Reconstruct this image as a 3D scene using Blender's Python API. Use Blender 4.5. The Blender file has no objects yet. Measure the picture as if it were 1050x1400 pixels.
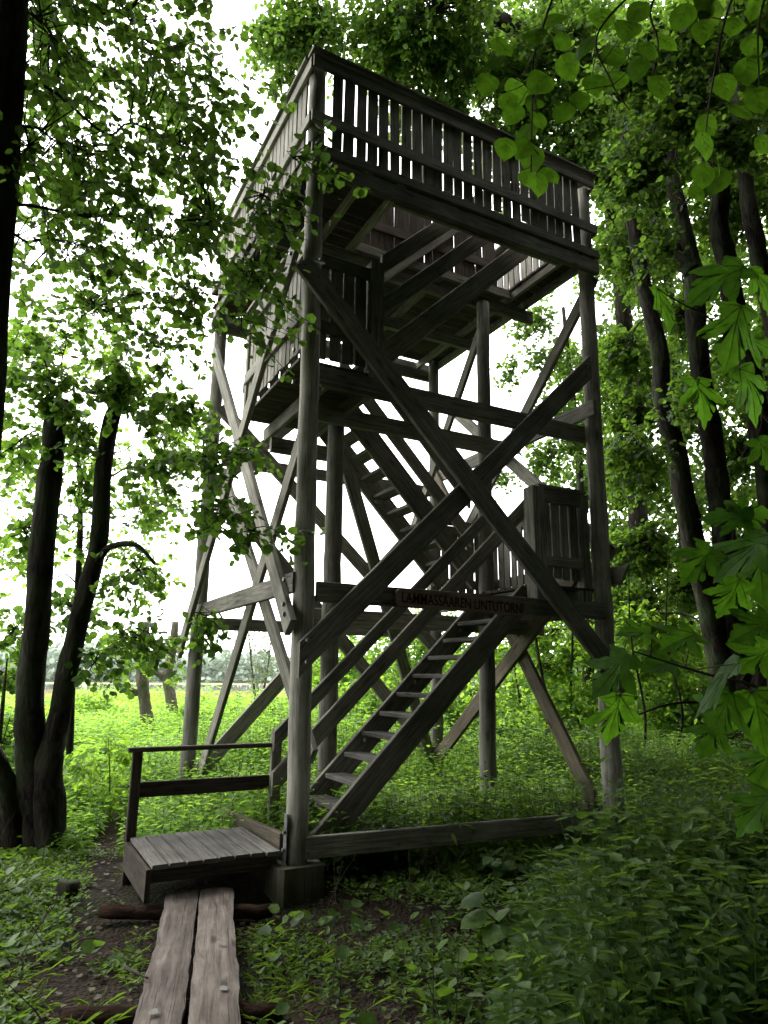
import bpy, math
import numpy as np
from mathutils import Matrix, Vector

# ------------------------------------------------------------------ camera
SC = bpy.context.scene
COL = SC.collection
FPX, PITCH, ROLL, YAW = 954.7, 0.2315, 0.0099, 0.4903      # world X runs along the tower front, Y away from the viewer
CAM = np.array([-2.027, -5.157, 1.319])
_f = np.array([math.sin(YAW), math.cos(YAW), 0.0]); _r = np.array([math.cos(YAW), -math.sin(YAW), 0.0]); _u = np.array([0, 0, 1.0])
FWD = _f * math.cos(PITCH) + _u * math.sin(PITCH)
UP0 = _u * math.cos(PITCH) - _f * math.sin(PITCH)
RIGHT = _r * math.cos(ROLL) + UP0 * math.sin(ROLL)
UP = UP0 * math.cos(ROLL) - _r * math.sin(ROLL)
cam_data = bpy.data.cameras.new('camera')
cam_data.sensor_fit = 'VERTICAL'; cam_data.sensor_height = 36.0
cam_data.lens = 36.0 * FPX / 1400.0
cam_data.clip_start = 0.05; cam_data.clip_end = 3000.0
cam = bpy.data.objects.new('camera', cam_data); COL.objects.link(cam)
m = Matrix.Identity(4)
for i in range(3):
    m[i][0] = RIGHT[i]; m[i][1] = UP[i]; m[i][2] = -FWD[i]; m[i][3] = CAM[i]
cam.matrix_world = m
SC.camera = cam

# ------------------------------------------------------------------ sky, sun, exposure
SUN_EL, SUN_AZ = math.radians(52), math.radians(-35)        # azimuth measured from +Y towards +X
world = bpy.data.worlds.new('World'); SC.world = world; world.use_nodes = True
nt = world.node_tree; nt.nodes.clear()
sky = nt.nodes.new('ShaderNodeTexSky'); sky.sky_type = 'NISHITA'; sky.sun_disc = False
sky.sun_elevation = SUN_EL; sky.sun_rotation = SUN_AZ; sky.dust_density = 6.0; sky.air_density = 1.0
cloud = nt.nodes.new('ShaderNodeTexNoise'); cloud.inputs['Scale'].default_value = 2.2; cloud.inputs['Detail'].default_value = 3
ramp = nt.nodes.new('ShaderNodeMapRange'); ramp.inputs[1].default_value = 0.3; ramp.inputs[2].default_value = 0.7
ramp.inputs[3].default_value = 10.5; ramp.inputs[4].default_value = 13.5
comb = nt.nodes.new('ShaderNodeCombineColor')
mix = nt.nodes.new('ShaderNodeMix'); mix.data_type = 'RGBA'; mix.inputs[0].default_value = 0.88   # thick overcast over the clear sky
bg = nt.nodes.new('ShaderNodeBackground'); bg.inputs['Strength'].default_value = 0.12
wout = nt.nodes.new('ShaderNodeOutputWorld')
tc = nt.nodes.new('ShaderNodeTexCoord')
nt.links.new(tc.outputs['Generated'], cloud.inputs['Vector'])
nt.links.new(cloud.outputs['Fac'], ramp.inputs[0])
for k in range(3): nt.links.new(ramp.outputs[0], comb.inputs[k])
nt.links.new(sky.outputs[0], mix.inputs[6]); nt.links.new(comb.outputs[0], mix.inputs[7])
nt.links.new(mix.outputs[2], bg.inputs['Color']); nt.links.new(bg.outputs[0], wout.inputs[0])
sun_d = bpy.data.lights.new('sun', 'SUN'); sun_d.energy = 0.7; sun_d.angle = math.radians(25); sun_d.color = (1.0, 0.97, 0.92)
sun = bpy.data.objects.new('sun', sun_d); COL.objects.link(sun)
sd = Vector((math.sin(SUN_AZ) * math.cos(SUN_EL), math.cos(SUN_AZ) * math.cos(SUN_EL), math.sin(SUN_EL)))
sun.rotation_euler = sd.to_track_quat('Z', 'Y').to_euler()
SC.view_settings.view_transform = 'Standard'; SC.view_settings.look = 'None'
SC.view_settings.exposure = 2.35; SC.view_settings.gamma = 1.0
SC.cycles.max_bounces = 7; SC.cycles.diffuse_bounces = 4; SC.cycles.glossy_bounces = 2
SC.cycles.transmission_bounces = 4; SC.cycles.transparent_max_bounces = 4
SC.cycles.use_denoising = True

# ------------------------------------------------------------------ helpers
def at(x, y, d):
    """point seen at photo pixel (x, y) at d metres along the viewing axis"""
    return CAM + d * (FWD + RIGHT * (x - 525) / FPX - UP * (y - 700) / FPX)

def unit(v):
    v = np.asarray(v, float); return v / (np.linalg.norm(v, axis=-1, keepdims=True) + 1e-12)

def sstep(a, b, x):
    t = np.clip((x - a) / (b - a), 0, 1); return t * t * (3 - 2 * t)

def tag(o, label=None, cat=None, group=None, kind=None):
    if label: o['label'] = label
    if cat: o['category'] = cat
    if group: o['group'] = group
    if kind: o['kind'] = kind
    return o

def thing(name, label, cat, loc, group=None):
    o = bpy.data.objects.new(name, None); COL.objects.link(o); o.location = tuple(float(c) for c in loc)
    o.empty_display_size = 0.2
    return tag(o, label, cat, group)

def link(name, me, parent=None):
    o = bpy.data.objects.new(name, me); COL.objects.link(o)
    if parent is not None: o.parent = parent
    return o

class MB:
    """mesh builder: boards, round timbers and plates with UVs that run along the grain"""
    def __init__(s, seed=0):
        s.mi = []; s.cur = 0; s.v = []; s.f = []; s.uv = []; s.t = []; s.rng = np.random.default_rng(seed)
    def _face(s, idx, uv, t):
        s.mi.append(s.cur); s.f.append(idx); s.uv.extend(uv); s.t.append(t)
    def board(s, p0, p1, w, t, n, c=0.006, m0=None, m1=None):
        p0 = np.asarray(p0, float); p1 = np.asarray(p1, float)
        a = p1 - p0; L = np.linalg.norm(a); a = a / L
        n = np.asarray(n, float); n = unit(n - a * (n @ a)); b = np.cross(n, a)
        c = min(c, t * 0.35, w * 0.35); hw, ht = w / 2, t / 2
        pr = [(-hw + c, -ht), (hw - c, -ht), (hw, -ht + c), (hw, ht - c), (hw - c, ht), (-hw + c, ht), (-hw, ht - c), (-hw, -ht + c)]
        base = len(s.v); ou, ov = s.rng.uniform(0, 60, 2); tn = s.rng.uniform(0.0, 1.0)
        for p, mm in ((p0, m0), (p1, m1)):
            for (x, y) in pr:
                off = b * x + n * y; q = p + off
                if mm is not None:
                    mm = np.asarray(mm, float); q = q - a * ((off @ mm) / (a @ mm))
                s.v.append(q)
        per = [0]
        for i in range(8):
            j = (i + 1) % 8; per.append(per[-1] + math.hypot(pr[j][0] - pr[i][0], pr[j][1] - pr[i][1]))
        for i in range(8):
            j = (i + 1) % 8
            s._face((base + i, base + j, base + 8 + j, base + 8 + i),
                    [(ou, ov + per[i]), (ou, ov + per[i + 1]), (ou + L, ov + per[i + 1]), (ou + L, ov + per[i])], tn)
        s._face(tuple(base + i for i in range(7, -1, -1)), [(ou + 0.2 * pr[i][0], ov + pr[i][1]) for i in range(7, -1, -1)], tn)
        s._face(tuple(base + 8 + i for i in range(8)), [(ou + 0.2 * pr[i][0], ov + pr[i][1]) for i in range(8)], tn)
        return s
    def tube(s, pts, rad, sides=10, caps=True, wob=0.0):
        pts = np.asarray(pts, float); k = len(pts); rad = np.broadcast_to(np.asarray(rad, float), (k,))
        base = len(s.v); ou, ov = s.rng.uniform(0, 60, 2); tn = s.rng.uniform(0, 1)
        tang = unit(np.gradient(pts, axis=0)); ref = np.array([1.0, 0, 0]) if abs(tang[0][0]) < 0.8 else np.array([0, 1.0, 0])
        n = unit(np.cross(tang[0], ref)); lens = np.concatenate([[0], np.cumsum(np.linalg.norm(np.diff(pts, axis=0), axis=1))])
        ph = s.rng.uniform(0, 6.28, 4)
        for i in range(k):
            n = unit(n - tang[i] * (n @ tang[i])); b = np.cross(tang[i], n)
            for j in range(sides):
                a = 2 * math.pi * j / sides
                rr = rad[i] * (1 + wob * (math.sin(3 * a + ph[0] + i * .7) + .6 * math.sin(5 * a + ph[1] - i * 1.1)))
                s.v.append(pts[i] + rr * (n * math.cos(a) + b * math.sin(a)))
        for i in range(k - 1):
            for j in range(sides):
                j2 = (j + 1) % sides; r0 = rad[i] * 6.283 / sides
                s._face((base + i * sides + j, base + i * sides + j2, base + (i + 1) * sides + j2, base + (i + 1) * sides + j),
                        [(ou + lens[i], ov + j * r0), (ou + lens[i], ov + (j + 1) * r0), (ou + lens[i + 1], ov + (j + 1) * r0), (ou + lens[i + 1], ov + j * r0)], tn)
        if caps:
            s._face(tuple(base + j for j in range(sides - 1, -1, -1)), [(ou, ov)] * sides, tn)
            s._face(tuple(base + (k - 1) * sides + j for j in range(sides)), [(ou, ov)] * sides, tn)
        return s
    def poly(s, pts, t=0.5):
        base = len(s.v); s.v.extend(np.asarray(pts, float)); s._face(tuple(range(base, base + len(pts))), [(p[0], p[1]) for p in pts], t)
        return s
    def build(s, name, mat, parent=None, smooth=False, label=None):
        off = np.array(parent.matrix_world.translation if parent and not parent.parent else (0, 0, 0), float)
        if parent is not None:
            off = np.zeros(3); p = parent
            while p is not None: off += np.array(p.location); p = p.parent
        me = bpy.data.meshes.new(name)
        me.from_pydata([tuple(q - off) for q in s.v], [], s.f)
        uvl = me.uv_layers.new(name='UVMap')
        uvl.data.foreach_set('uv', np.asarray(s.uv, np.float32).ravel())
        at_ = me.attributes.new('tint', 'FLOAT', 'FACE'); at_.data.foreach_set('value', np.asarray(s.t, np.float32))
        if smooth: me.polygons.foreach_set('use_smooth', np.ones(len(me.polygons), bool))
        for mm in (mat if isinstance(mat, list) else [mat]): me.materials.append(mm)
        if isinstance(mat, list): me.polygons.foreach_set('material_index', np.asarray(s.mi, np.int32))
        me.update()
        o = link(name, me, parent)
        if label: o['label'] = label
        return o

def np_mesh(name, V, F, mat, parent=None, tint=None, smooth=True):
    """V (n,3), F (m,4) quads"""
    off = np.zeros(3); p = parent
    while p is not None: off += np.array(p.location); p = p.parent
    me = bpy.data.meshes.new(name); V = np.asarray(V, np.float32) - off.astype(np.float32); F = np.asarray(F, np.int32); k = F.shape[1]
    me.vertices.add(len(V)); me.vertices.foreach_set('co', V.ravel())
    me.loops.add(F.size); me.loops.foreach_set('vertex_index', F.ravel())
    me.polygons.add(len(F)); me.polygons.foreach_set('loop_start', np.arange(0, F.size, k, dtype=np.int32))
    if tint is not None:
        a = me.attributes.new('tint', 'FLOAT', 'FACE'); a.data.foreach_set('value', np.asarray(tint, np.float32))
    if smooth: me.polygons.foreach_set('use_smooth', np.ones(len(F), bool))
    me.materials.append(mat); me.update(calc_edges=True)
    return link(name, me, parent)

# ---- leaves: every leaf is a folded pair of quads
LEAF = {  # along, across, lift
    'round': np.array([(0, 0, 0), (.22, .40, .08), (.72, .42, .05), (1.0, 0, -.06), (.72, -.42, .05), (.22, -.40, .08)]),
    'oval': np.array([(0, 0, 0), (.22, .25, .07), (.56, .175, .03), (1.0, 0, -.12), (.56, -.175, .03), (.22, -.25, .07)]),
    'long': np.array([(0, 0, 0), (.3, .13, .04), (.65, .11, .02), (1.0, 0, -.12), (.65, -.11, .02), (.3, -.13, .04)]),
    'blade': np.array([(0, 0, 0), (.3, .018, .0), (.7, .014, -.06), (1.0, 0, -.22), (.7, -.014, -.06), (.3, -.018, .0)]),
}
def leaves(name, P, D, N, S, kind, mat, parent=None, rng=None, width=1.0):
    T = LEAF[kind].copy(); T[:, 1] *= width
    D = unit(D); B = unit(np.cross(N, D)); N = np.cross(D, B); n = len(P)
    V = P[:, None, :] + S[:, None, None] * (T[None, :, 0, None] * D[:, None, :] + T[None, :, 1, None] * B[:, None, :] + T[None, :, 2, None] * N[:, None, :])
    b = (np.arange(n) * 6)[:, None]
    F = np.concatenate([b + np.array([[0, 3, 2, 1]]), b + np.array([[0, 5, 4, 3]])], axis=1).reshape(-1, 4)
    tint = np.repeat(rng.uniform(0, 1, n), 2)
    return np_mesh(name, V.reshape(-1, 3), F, mat, parent, tint)

# ------------------------------------------------------------------ materials
def new_mat(name):
    mt = bpy.data.materials.new(name); mt.use_nodes = True; t = mt.node_tree
    b = t.nodes['Principled BSDF']; return mt, t, b
def N(t, typ, **kw):
    n = t.nodes.new(typ)
    for k, v in kw.items():
        try: n.inputs[k].default_value = v
        except Exception: setattr(n, k, v)
    return n
def ramp_node(t, stops):
    r = t.nodes.new('ShaderNodeValToRGB'); e = r.color_ramp.elements
    while len(e) < len(stops): e.new(0.5)
    for k, (p, c) in enumerate(stops): e[k].position = p; e[k].color = (*c, 1)
    return r
def mixc(t, fac, a, b, mode='MIX'):
    n = t.nodes.new('ShaderNodeMix'); n.data_type = 'RGBA'; n.blend_type = mode
    for s, v in ((0, fac), (6, a), (7, b)):
        if hasattr(v, 'is_linked') or hasattr(v, 'links'): t.links.new(v, n.inputs[s])
        else: n.inputs[s].default_value = v if s == 0 else (*v, 1)
    return n.outputs[2]

def wood_mat(name, dark, mid, light, green=0.25, rough=0.85, streak=26.0, bump=0.35):
    mt, t, b = new_mat(name)
    uv = N(t, 'ShaderNodeUVMap'); mp = N(t, 'ShaderNodeMapping'); mp.inputs['Scale'].default_value = (1.3, streak, 1)
    t.links.new(uv.outputs[0], mp.inputs[0])
    n1 = N(t, 'ShaderNodeTexNoise', Scale=2.2, Detail=6.0, Roughness=0.65, Distortion=0.6); t.links.new(mp.outputs[0], n1.inputs['Vector'])
    rp = ramp_node(t, [(0.32, dark), (0.5, mid), (0.70, light)]); t.links.new(n1.outputs['Fac'], rp.inputs[0])
    tc = N(t, 'ShaderNodeTexCoord')
    n2 = N(t, 'ShaderNodeTexNoise', Scale=3.1, Detail=4.0, Roughness=0.6); t.links.new(tc.outputs['Object'], n2.inputs['Vector'])
    g = N(t, 'ShaderNodeMapRange'); g.inputs[1].default_value = 0.45; g.inputs[2].default_value = 0.75; g.inputs[4].default_value = green
    t.links.new(n2.outputs['Fac'], g.inputs[0])
    c = mixc(t, g.outputs[0], rp.outputs[0], (0.085, 0.105, 0.055))
    # knots
    mk = N(t, 'ShaderNodeMapping'); mk.inputs['Scale'].default_value = (2.0, 7.0, 1); t.links.new(uv.outputs[0], mk.inputs[0])
    vo = N(t, 'ShaderNodeTexVoronoi', Scale=1.0); vo.feature = 'F1'; t.links.new(mk.outputs[0], vo.inputs['Vector'])
    kr = N(t, 'ShaderNodeMapRange'); kr.inputs[1].default_value = 0.06; kr.inputs[2].default_value = 0.16; kr.inputs[3].default_value = 0.75; kr.inputs[4].default_value = 0.0
    t.links.new(vo.outputs['Distance'], kr.inputs[0])
    c = mixc(t, kr.outputs[0], c, tuple(x * 0.45 for x in dark))
    mc = N(t, 'ShaderNodeMapping'); mc.inputs['Scale'].default_value = (0.9, 60.0, 1); t.links.new(uv.outputs[0], mc.inputs[0])
    nc = N(t, 'ShaderNodeTexNoise', Scale=1.6, Detail=3.0, Roughness=0.55, Distortion=0.25); t.links.new(mc.outputs[0], nc.inputs['Vector'])
    cr = N(t, 'ShaderNodeMapRange'); cr.inputs[1].default_value = 0.34; cr.inputs[2].default_value = 0.40; cr.inputs[3].default_value = 0.8; cr.inputs[4].default_value = 0.0
    t.links.new(nc.outputs['Fac'], cr.inputs[0]); c = mixc(t, cr.outputs[0], c, tuple(x * 0.3 for x in dark))
    n3 = N(t, 'ShaderNodeTexNoise', Scale=0.9, Detail=5.0, Roughness=0.7); t.links.new(tc.outputs['Object'], n3.inputs['Vector'])
    st = N(t, 'ShaderNodeMapRange'); st.inputs[1].default_value = 0.38; st.inputs[2].default_value = 0.62; st.inputs[3].default_value = 0.62; st.inputs[4].default_value = 1.15; t.links.new(n3.outputs['Fac'], st.inputs[0])
    c3 = N(t, 'ShaderNodeCombineColor')
    for k in range(3): t.links.new(st.outputs[0], c3.inputs[k])
    c = mixc(t, 1.0, c, c3.outputs[0], 'MULTIPLY')
    at_ = N(t, 'ShaderNodeAttribute'); at_.attribute_name = 'tint'
    tr = N(t, 'ShaderNodeMapRange'); tr.inputs[3].default_value = 0.72; tr.inputs[4].default_value = 1.25; t.links.new(at_.outputs['Fac'], tr.inputs[0])
    cc = N(t, 'ShaderNodeCombineColor')
    for k in range(3): t.links.new(tr.outputs[0], cc.inputs[k])
    c = mixc(t, 1.0, c, cc.outputs[0], 'MULTIPLY')
    t.links.new(c, b.inputs['Base Color']); b.inputs['Roughness'].default_value = rough; b.inputs['Specular IOR Level'].default_value = 0.12
    bp = N(t, 'ShaderNodeBump', Strength=bump, Distance=0.006); t.links.new(n1.outputs['Fac'], bp.inputs['Height']); t.links.new(bp.outputs[0], b.inputs['Normal'])
    return mt

def leaf_mat(name, dark, light, trans, tmix=0.5, rough=0.52, spec=0.16):
    mt, t, b = new_mat(name); out = t.nodes['Material Output']
    at_ = N(t, 'ShaderNodeAttribute'); at_.attribute_name = 'tint'
    c = mixc(t, at_.outputs['Fac'], dark, light)
    tc = N(t, 'ShaderNodeTexCoord'); nz = N(t, 'ShaderNodeTexNoise', Scale=26.0, Detail=5.0, Roughness=0.65); t.links.new(tc.outputs['Object'], nz.inputs['Vector'])
    nr = N(t, 'ShaderNodeMapRange'); nr.inputs[1].default_value = 0.3; nr.inputs[2].default_value = 0.7; nr.inputs[3].default_value = 0.62; nr.inputs[4].default_value = 1.3; t.links.new(nz.outputs['Fac'], nr.inputs[0])
    vc = N(t, 'ShaderNodeCombineColor')
    for k in range(3): t.links.new(nr.outputs[0], vc.inputs[k])
    c = mixc(t, 1.0, c, vc.outputs[0], 'MULTIPLY')
    t.links.new(c, b.inputs['Base Color']); b.inputs['Roughness'].default_value = rough; b.inputs['Specular IOR Level'].default_value = spec
    tl = N(t, 'ShaderNodeBsdfTranslucent')
    c2 = mixc(t, at_.outputs['Fac'], tuple(x * 0.62 for x in trans), trans); c2 = mixc(t, 1.0, c2, vc.outputs[0], 'MULTIPLY'); t.links.new(c2, tl.inputs[0])
    ms = N(t, 'ShaderNodeMixShader'); ms.inputs[0].default_value = tmix
    t.links.new(b.outputs[0], ms.inputs[1]); t.links.new(tl.outputs[0], ms.inputs[2]); t.links.new(ms.outputs[0], out.inputs[0])
    return mt

def bark_mat(name, dark, light, sc=1.0, green=0.0):
    mt, t, b = new_mat(name)
    uv = N(t, 'ShaderNodeUVMap'); mp = N(t, 'ShaderNodeMapping'); mp.inputs['Scale'].default_value = (9 * sc, 34 * sc, 1); t.links.new(uv.outputs[0], mp.inputs[0])
    n = N(t, 'ShaderNodeTexNoise', Scale=1.0, Detail=8.0, Roughness=0.7, Distortion=1.2); t.links.new(mp.outputs[0], n.inputs['Vector'])
    vo = N(t, 'ShaderNodeTexVoronoi', Scale=0.8); vo.feature = 'DISTANCE_TO_EDGE'; t.links.new(mp.outputs[0], vo.inputs['Vector'])
    mu = N(t, 'ShaderNodeMath'); mu.operation = 'MULTIPLY_ADD'; t.links.new(vo.outputs[0], mu.inputs[0]); mu.inputs[1].default_value = 0.6; t.links.new(n.outputs['Fac'], mu.inputs[2])
    rp = ramp_node(t, [(0.35, dark), (0.95, light)]); t.links.new(mu.outputs[0], rp.inputs[0])
    tc = N(t, 'ShaderNodeTexCoord'); n2 = N(t, 'ShaderNodeTexNoise', Scale=2.3, Detail=4.0); t.links.new(tc.outputs['Object'], n2.inputs['Vector'])
    g = N(t, 'ShaderNodeMapRange'); g.inputs[1].default_value = 0.45; g.inputs[2].default_value = 0.7; g.inputs[4].default_value = green; t.links.new(n2.outputs['Fac'], g.inputs[0])
    c = mixc(t, g.outputs[0], rp.outputs[0], (0.05, 0.08, 0.03))
    t.links.new(c, b.inputs['Base Color']); b.inputs['Roughness'].default_value = 0.95; b.inputs['Specular IOR Level'].default_value = 0.06
    bp = N(t, 'ShaderNodeBump', Strength=1.0, Distance=0.05); t.links.new(mu.outputs[0], bp.inputs['Height']); t.links.new(bp.outputs[0], b.inputs['Normal'])
    return mt

def plain_mat(name, col, rough=0.7, metal=0.0, nscale=14.0, var=0.35):
    mt, t, b = new_mat(name); tc = N(t, 'ShaderNodeTexCoord')
    n = N(t, 'ShaderNodeTexNoise', Scale=nscale, Detail=6.0, Roughness=0.65); t.links.new(tc.outputs['Object'], n.inputs['Vector'])
    rp = ramp_node(t, [(0.3, tuple(x * (1 - var) for x in col)), (0.7, tuple(min(1, x * (1 + var)) for x in col))]); t.links.new(n.outputs['Fac'], rp.inputs[0])
    t.links.new(rp.outputs[0], b.inputs['Base Color']); b.inputs['Roughness'].default_value = rough; b.inputs['Metallic'].default_value = metal; b.inputs['Specular IOR Level'].default_value = 0.12
    bp = N(t, 'ShaderNodeBump', Strength=0.3, Distance=0.01); t.links.new(n.outputs['Fac'], bp.inputs['Height']); t.links.new(bp.outputs[0], b.inputs['Normal'])
    return mt

M = {}
M['wood'] = wood_mat('weathered_wood', (0.085, 0.082, 0.069), (0.185, 0.178, 0.150), (0.295, 0.283, 0.242))
M['wood_pale'] = wood_mat('newer_wood', (0.085, 0.072, 0.050), (0.15, 0.127, 0.09), (0.21, 0.185, 0.14), green=0.4)
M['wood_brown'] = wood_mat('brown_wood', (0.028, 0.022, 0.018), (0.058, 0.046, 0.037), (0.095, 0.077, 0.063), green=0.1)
M['post'] = wood_mat('post_wood', (0.12, 0.117, 0.098), (0.215, 0.209, 0.177), (0.30, 0.29, 0.25), green=0.4, streak=14.0, bump=0.2)
M['deck'] = wood_mat('deck_wood', (0.055, 0.051, 0.047), (0.115, 0.108, 0.099), (0.18, 0.17, 0.156), green=0.1)
M['plank'] = wood_mat('walkway_wood', (0.060, 0.050, 0.043), (0.125, 0.106, 0.092), (0.20, 0.173, 0.153), green=0.06, streak=11.0, bump=0.6)
M['sign'] = wood_mat('sign_wood', (0.17, 0.115, 0.092), (0.25, 0.175, 0.145), (0.31, 0.225, 0.19), green=0.05)
M['letter'] = plain_mat('carved_letters', (0.008, 0.004, 0.004), 0.8)
M['concrete'] = wood_mat('mossy_concrete', (0.05, 0.043, 0.034), (0.085, 0.074, 0.058), (0.125, 0.11, 0.088), green=0.75, streak=3.0, bump=0.9)
M['metal'] = plain_mat('galvanised_steel', (0.16, 0.16, 0.16), 0.5, 0.6, 30, 0.3)
M['lichen'] = plain_mat('bird_dropping', (0.17, 0.17, 0.155), 0.8, 0, 40, 0.15)
M['log'] = bark_mat('log_bark', (0.018, 0.011, 0.008), (0.075, 0.045, 0.030), 0.8)
M['bark'] = bark_mat('alder_bark', (0.002, 0.0017, 0.0014), (0.050, 0.043, 0.034), 0.42, green=0.45)
M['bark_grey'] = bark_mat('grey_bark', (0.05, 0.045, 0.035), (0.20, 0.175, 0.13), 0.7, green=0.3)
M['twig'] = plain_mat('twig_bark', (0.045, 0.035, 0.025), 0.85)
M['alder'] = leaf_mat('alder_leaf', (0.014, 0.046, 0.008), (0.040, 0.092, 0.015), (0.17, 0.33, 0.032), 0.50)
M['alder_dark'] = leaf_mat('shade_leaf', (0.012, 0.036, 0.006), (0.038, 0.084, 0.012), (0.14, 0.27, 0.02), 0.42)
M['wood_leaf'] = leaf_mat('woodland_leaf', (0.016, 0.046, 0.008), (0.044, 0.094, 0.016), (0.18, 0.33, 0.032), 0.50)
M['shrub'] = leaf_mat('shrub_leaf', (0.030, 0.082, 0.012), (0.075, 0.150, 0.024), (0.34, 0.58, 0.050), 0.53)
M['willow'] = leaf_mat('willow_leaf', (0.075, 0.10, 0.05), (0.16, 0.20, 0.11), (0.25, 0.34, 0.12), 0.35)
M['maple'] = leaf_mat('maple_leaf', (0.020, 0.064, 0.006), (0.040, 0.104, 0.010), (0.14, 0.36, 0.015), 0.50, 0.45)
M['hazel'] = leaf_mat('hazel_leaf', (0.018, 0.054, 0.006), (0.036, 0.090, 0.010), (0.15, 0.35, 0.015), 0.50, 0.45)
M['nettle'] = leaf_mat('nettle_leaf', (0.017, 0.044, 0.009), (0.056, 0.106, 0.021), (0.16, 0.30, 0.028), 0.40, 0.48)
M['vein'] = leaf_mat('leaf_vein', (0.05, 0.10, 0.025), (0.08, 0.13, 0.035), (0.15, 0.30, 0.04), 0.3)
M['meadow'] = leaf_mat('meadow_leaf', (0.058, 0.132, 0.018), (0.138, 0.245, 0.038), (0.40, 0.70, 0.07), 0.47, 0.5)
M['ground'] = leaf_mat('ground_leaf', (0.022, 0.056, 0.009), (0.075, 0.132, 0.024), (0.20, 0.37, 0.03), 0.38, 0.45)
M['grass'] = leaf_mat('grass_blade', (0.036, 0.082, 0.008), (0.090, 0.160, 0.020), (0.26, 0.44, 0.035), 0.4, 0.5)
M['reed'] = leaf_mat('dry_reed', (0.24, 0.19, 0.11), (0.42, 0.35, 0.22), (0.35, 0.30, 0.15), 0.3, 0.6)
M['hazed_leaf'] = leaf_mat('hazed_leaf', (0.20, 0.25, 0.205), (0.27, 0.32, 0.265), (0.22, 0.28, 0.19), 0.3, 0.6)  # pale grey green paints the distance haze into the leaf colour
M['litter'] = leaf_mat('fallen_leaf', (0.025, 0.017, 0.010), (0.10, 0.09, 0.045), (0.1, 0.08, 0.03), 0.15, 0.6)

# ------------------------------------------------------------------ terrain
FH = np.array([math.sin(YAW), math.cos(YAW)]); RH = np.array([math.cos(YAW), -math.sin(YAW)])
def latfwd(x, y):
    dx, dy = x - CAM[0], y - CAM[1]
    return dx * RH[0] + dy * RH[1], dx * FH[0] + dy * FH[1]
def xy(lat, fwd):
    return CAM[0] + lat * RH[0] + fwd * FH[0], CAM[1] + lat * RH[1] + fwd * FH[1]
def gh(x, y):
    l, f = latfwd(x, y); d = np.hypot(l, f)
    h = -0.22 + 0.022 * np.sin(x * 1.7 + 0.6 * np.sin(y * 1.1)) + 0.02 * np.sin(y * 2.1 + x * 0.7) + 0.012 * np.sin(x * 5.1 + y * 3.7)
    h = h + 0.30 * sstep(2.2, 6.5, l) * (1 - sstep(14, 30, f)) + 0.18 * sstep(0.7, 2.2, l) * (1 - sstep(3.6, 5.0, f))
    h = h - 0.42 * sstep(18, 45, f)
    h = h - 0.9 * sstep(66, 74, d) * (1 - sstep(165, 180, d)) + 0.5 * sstep(170, 260, d)
    return h

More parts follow.
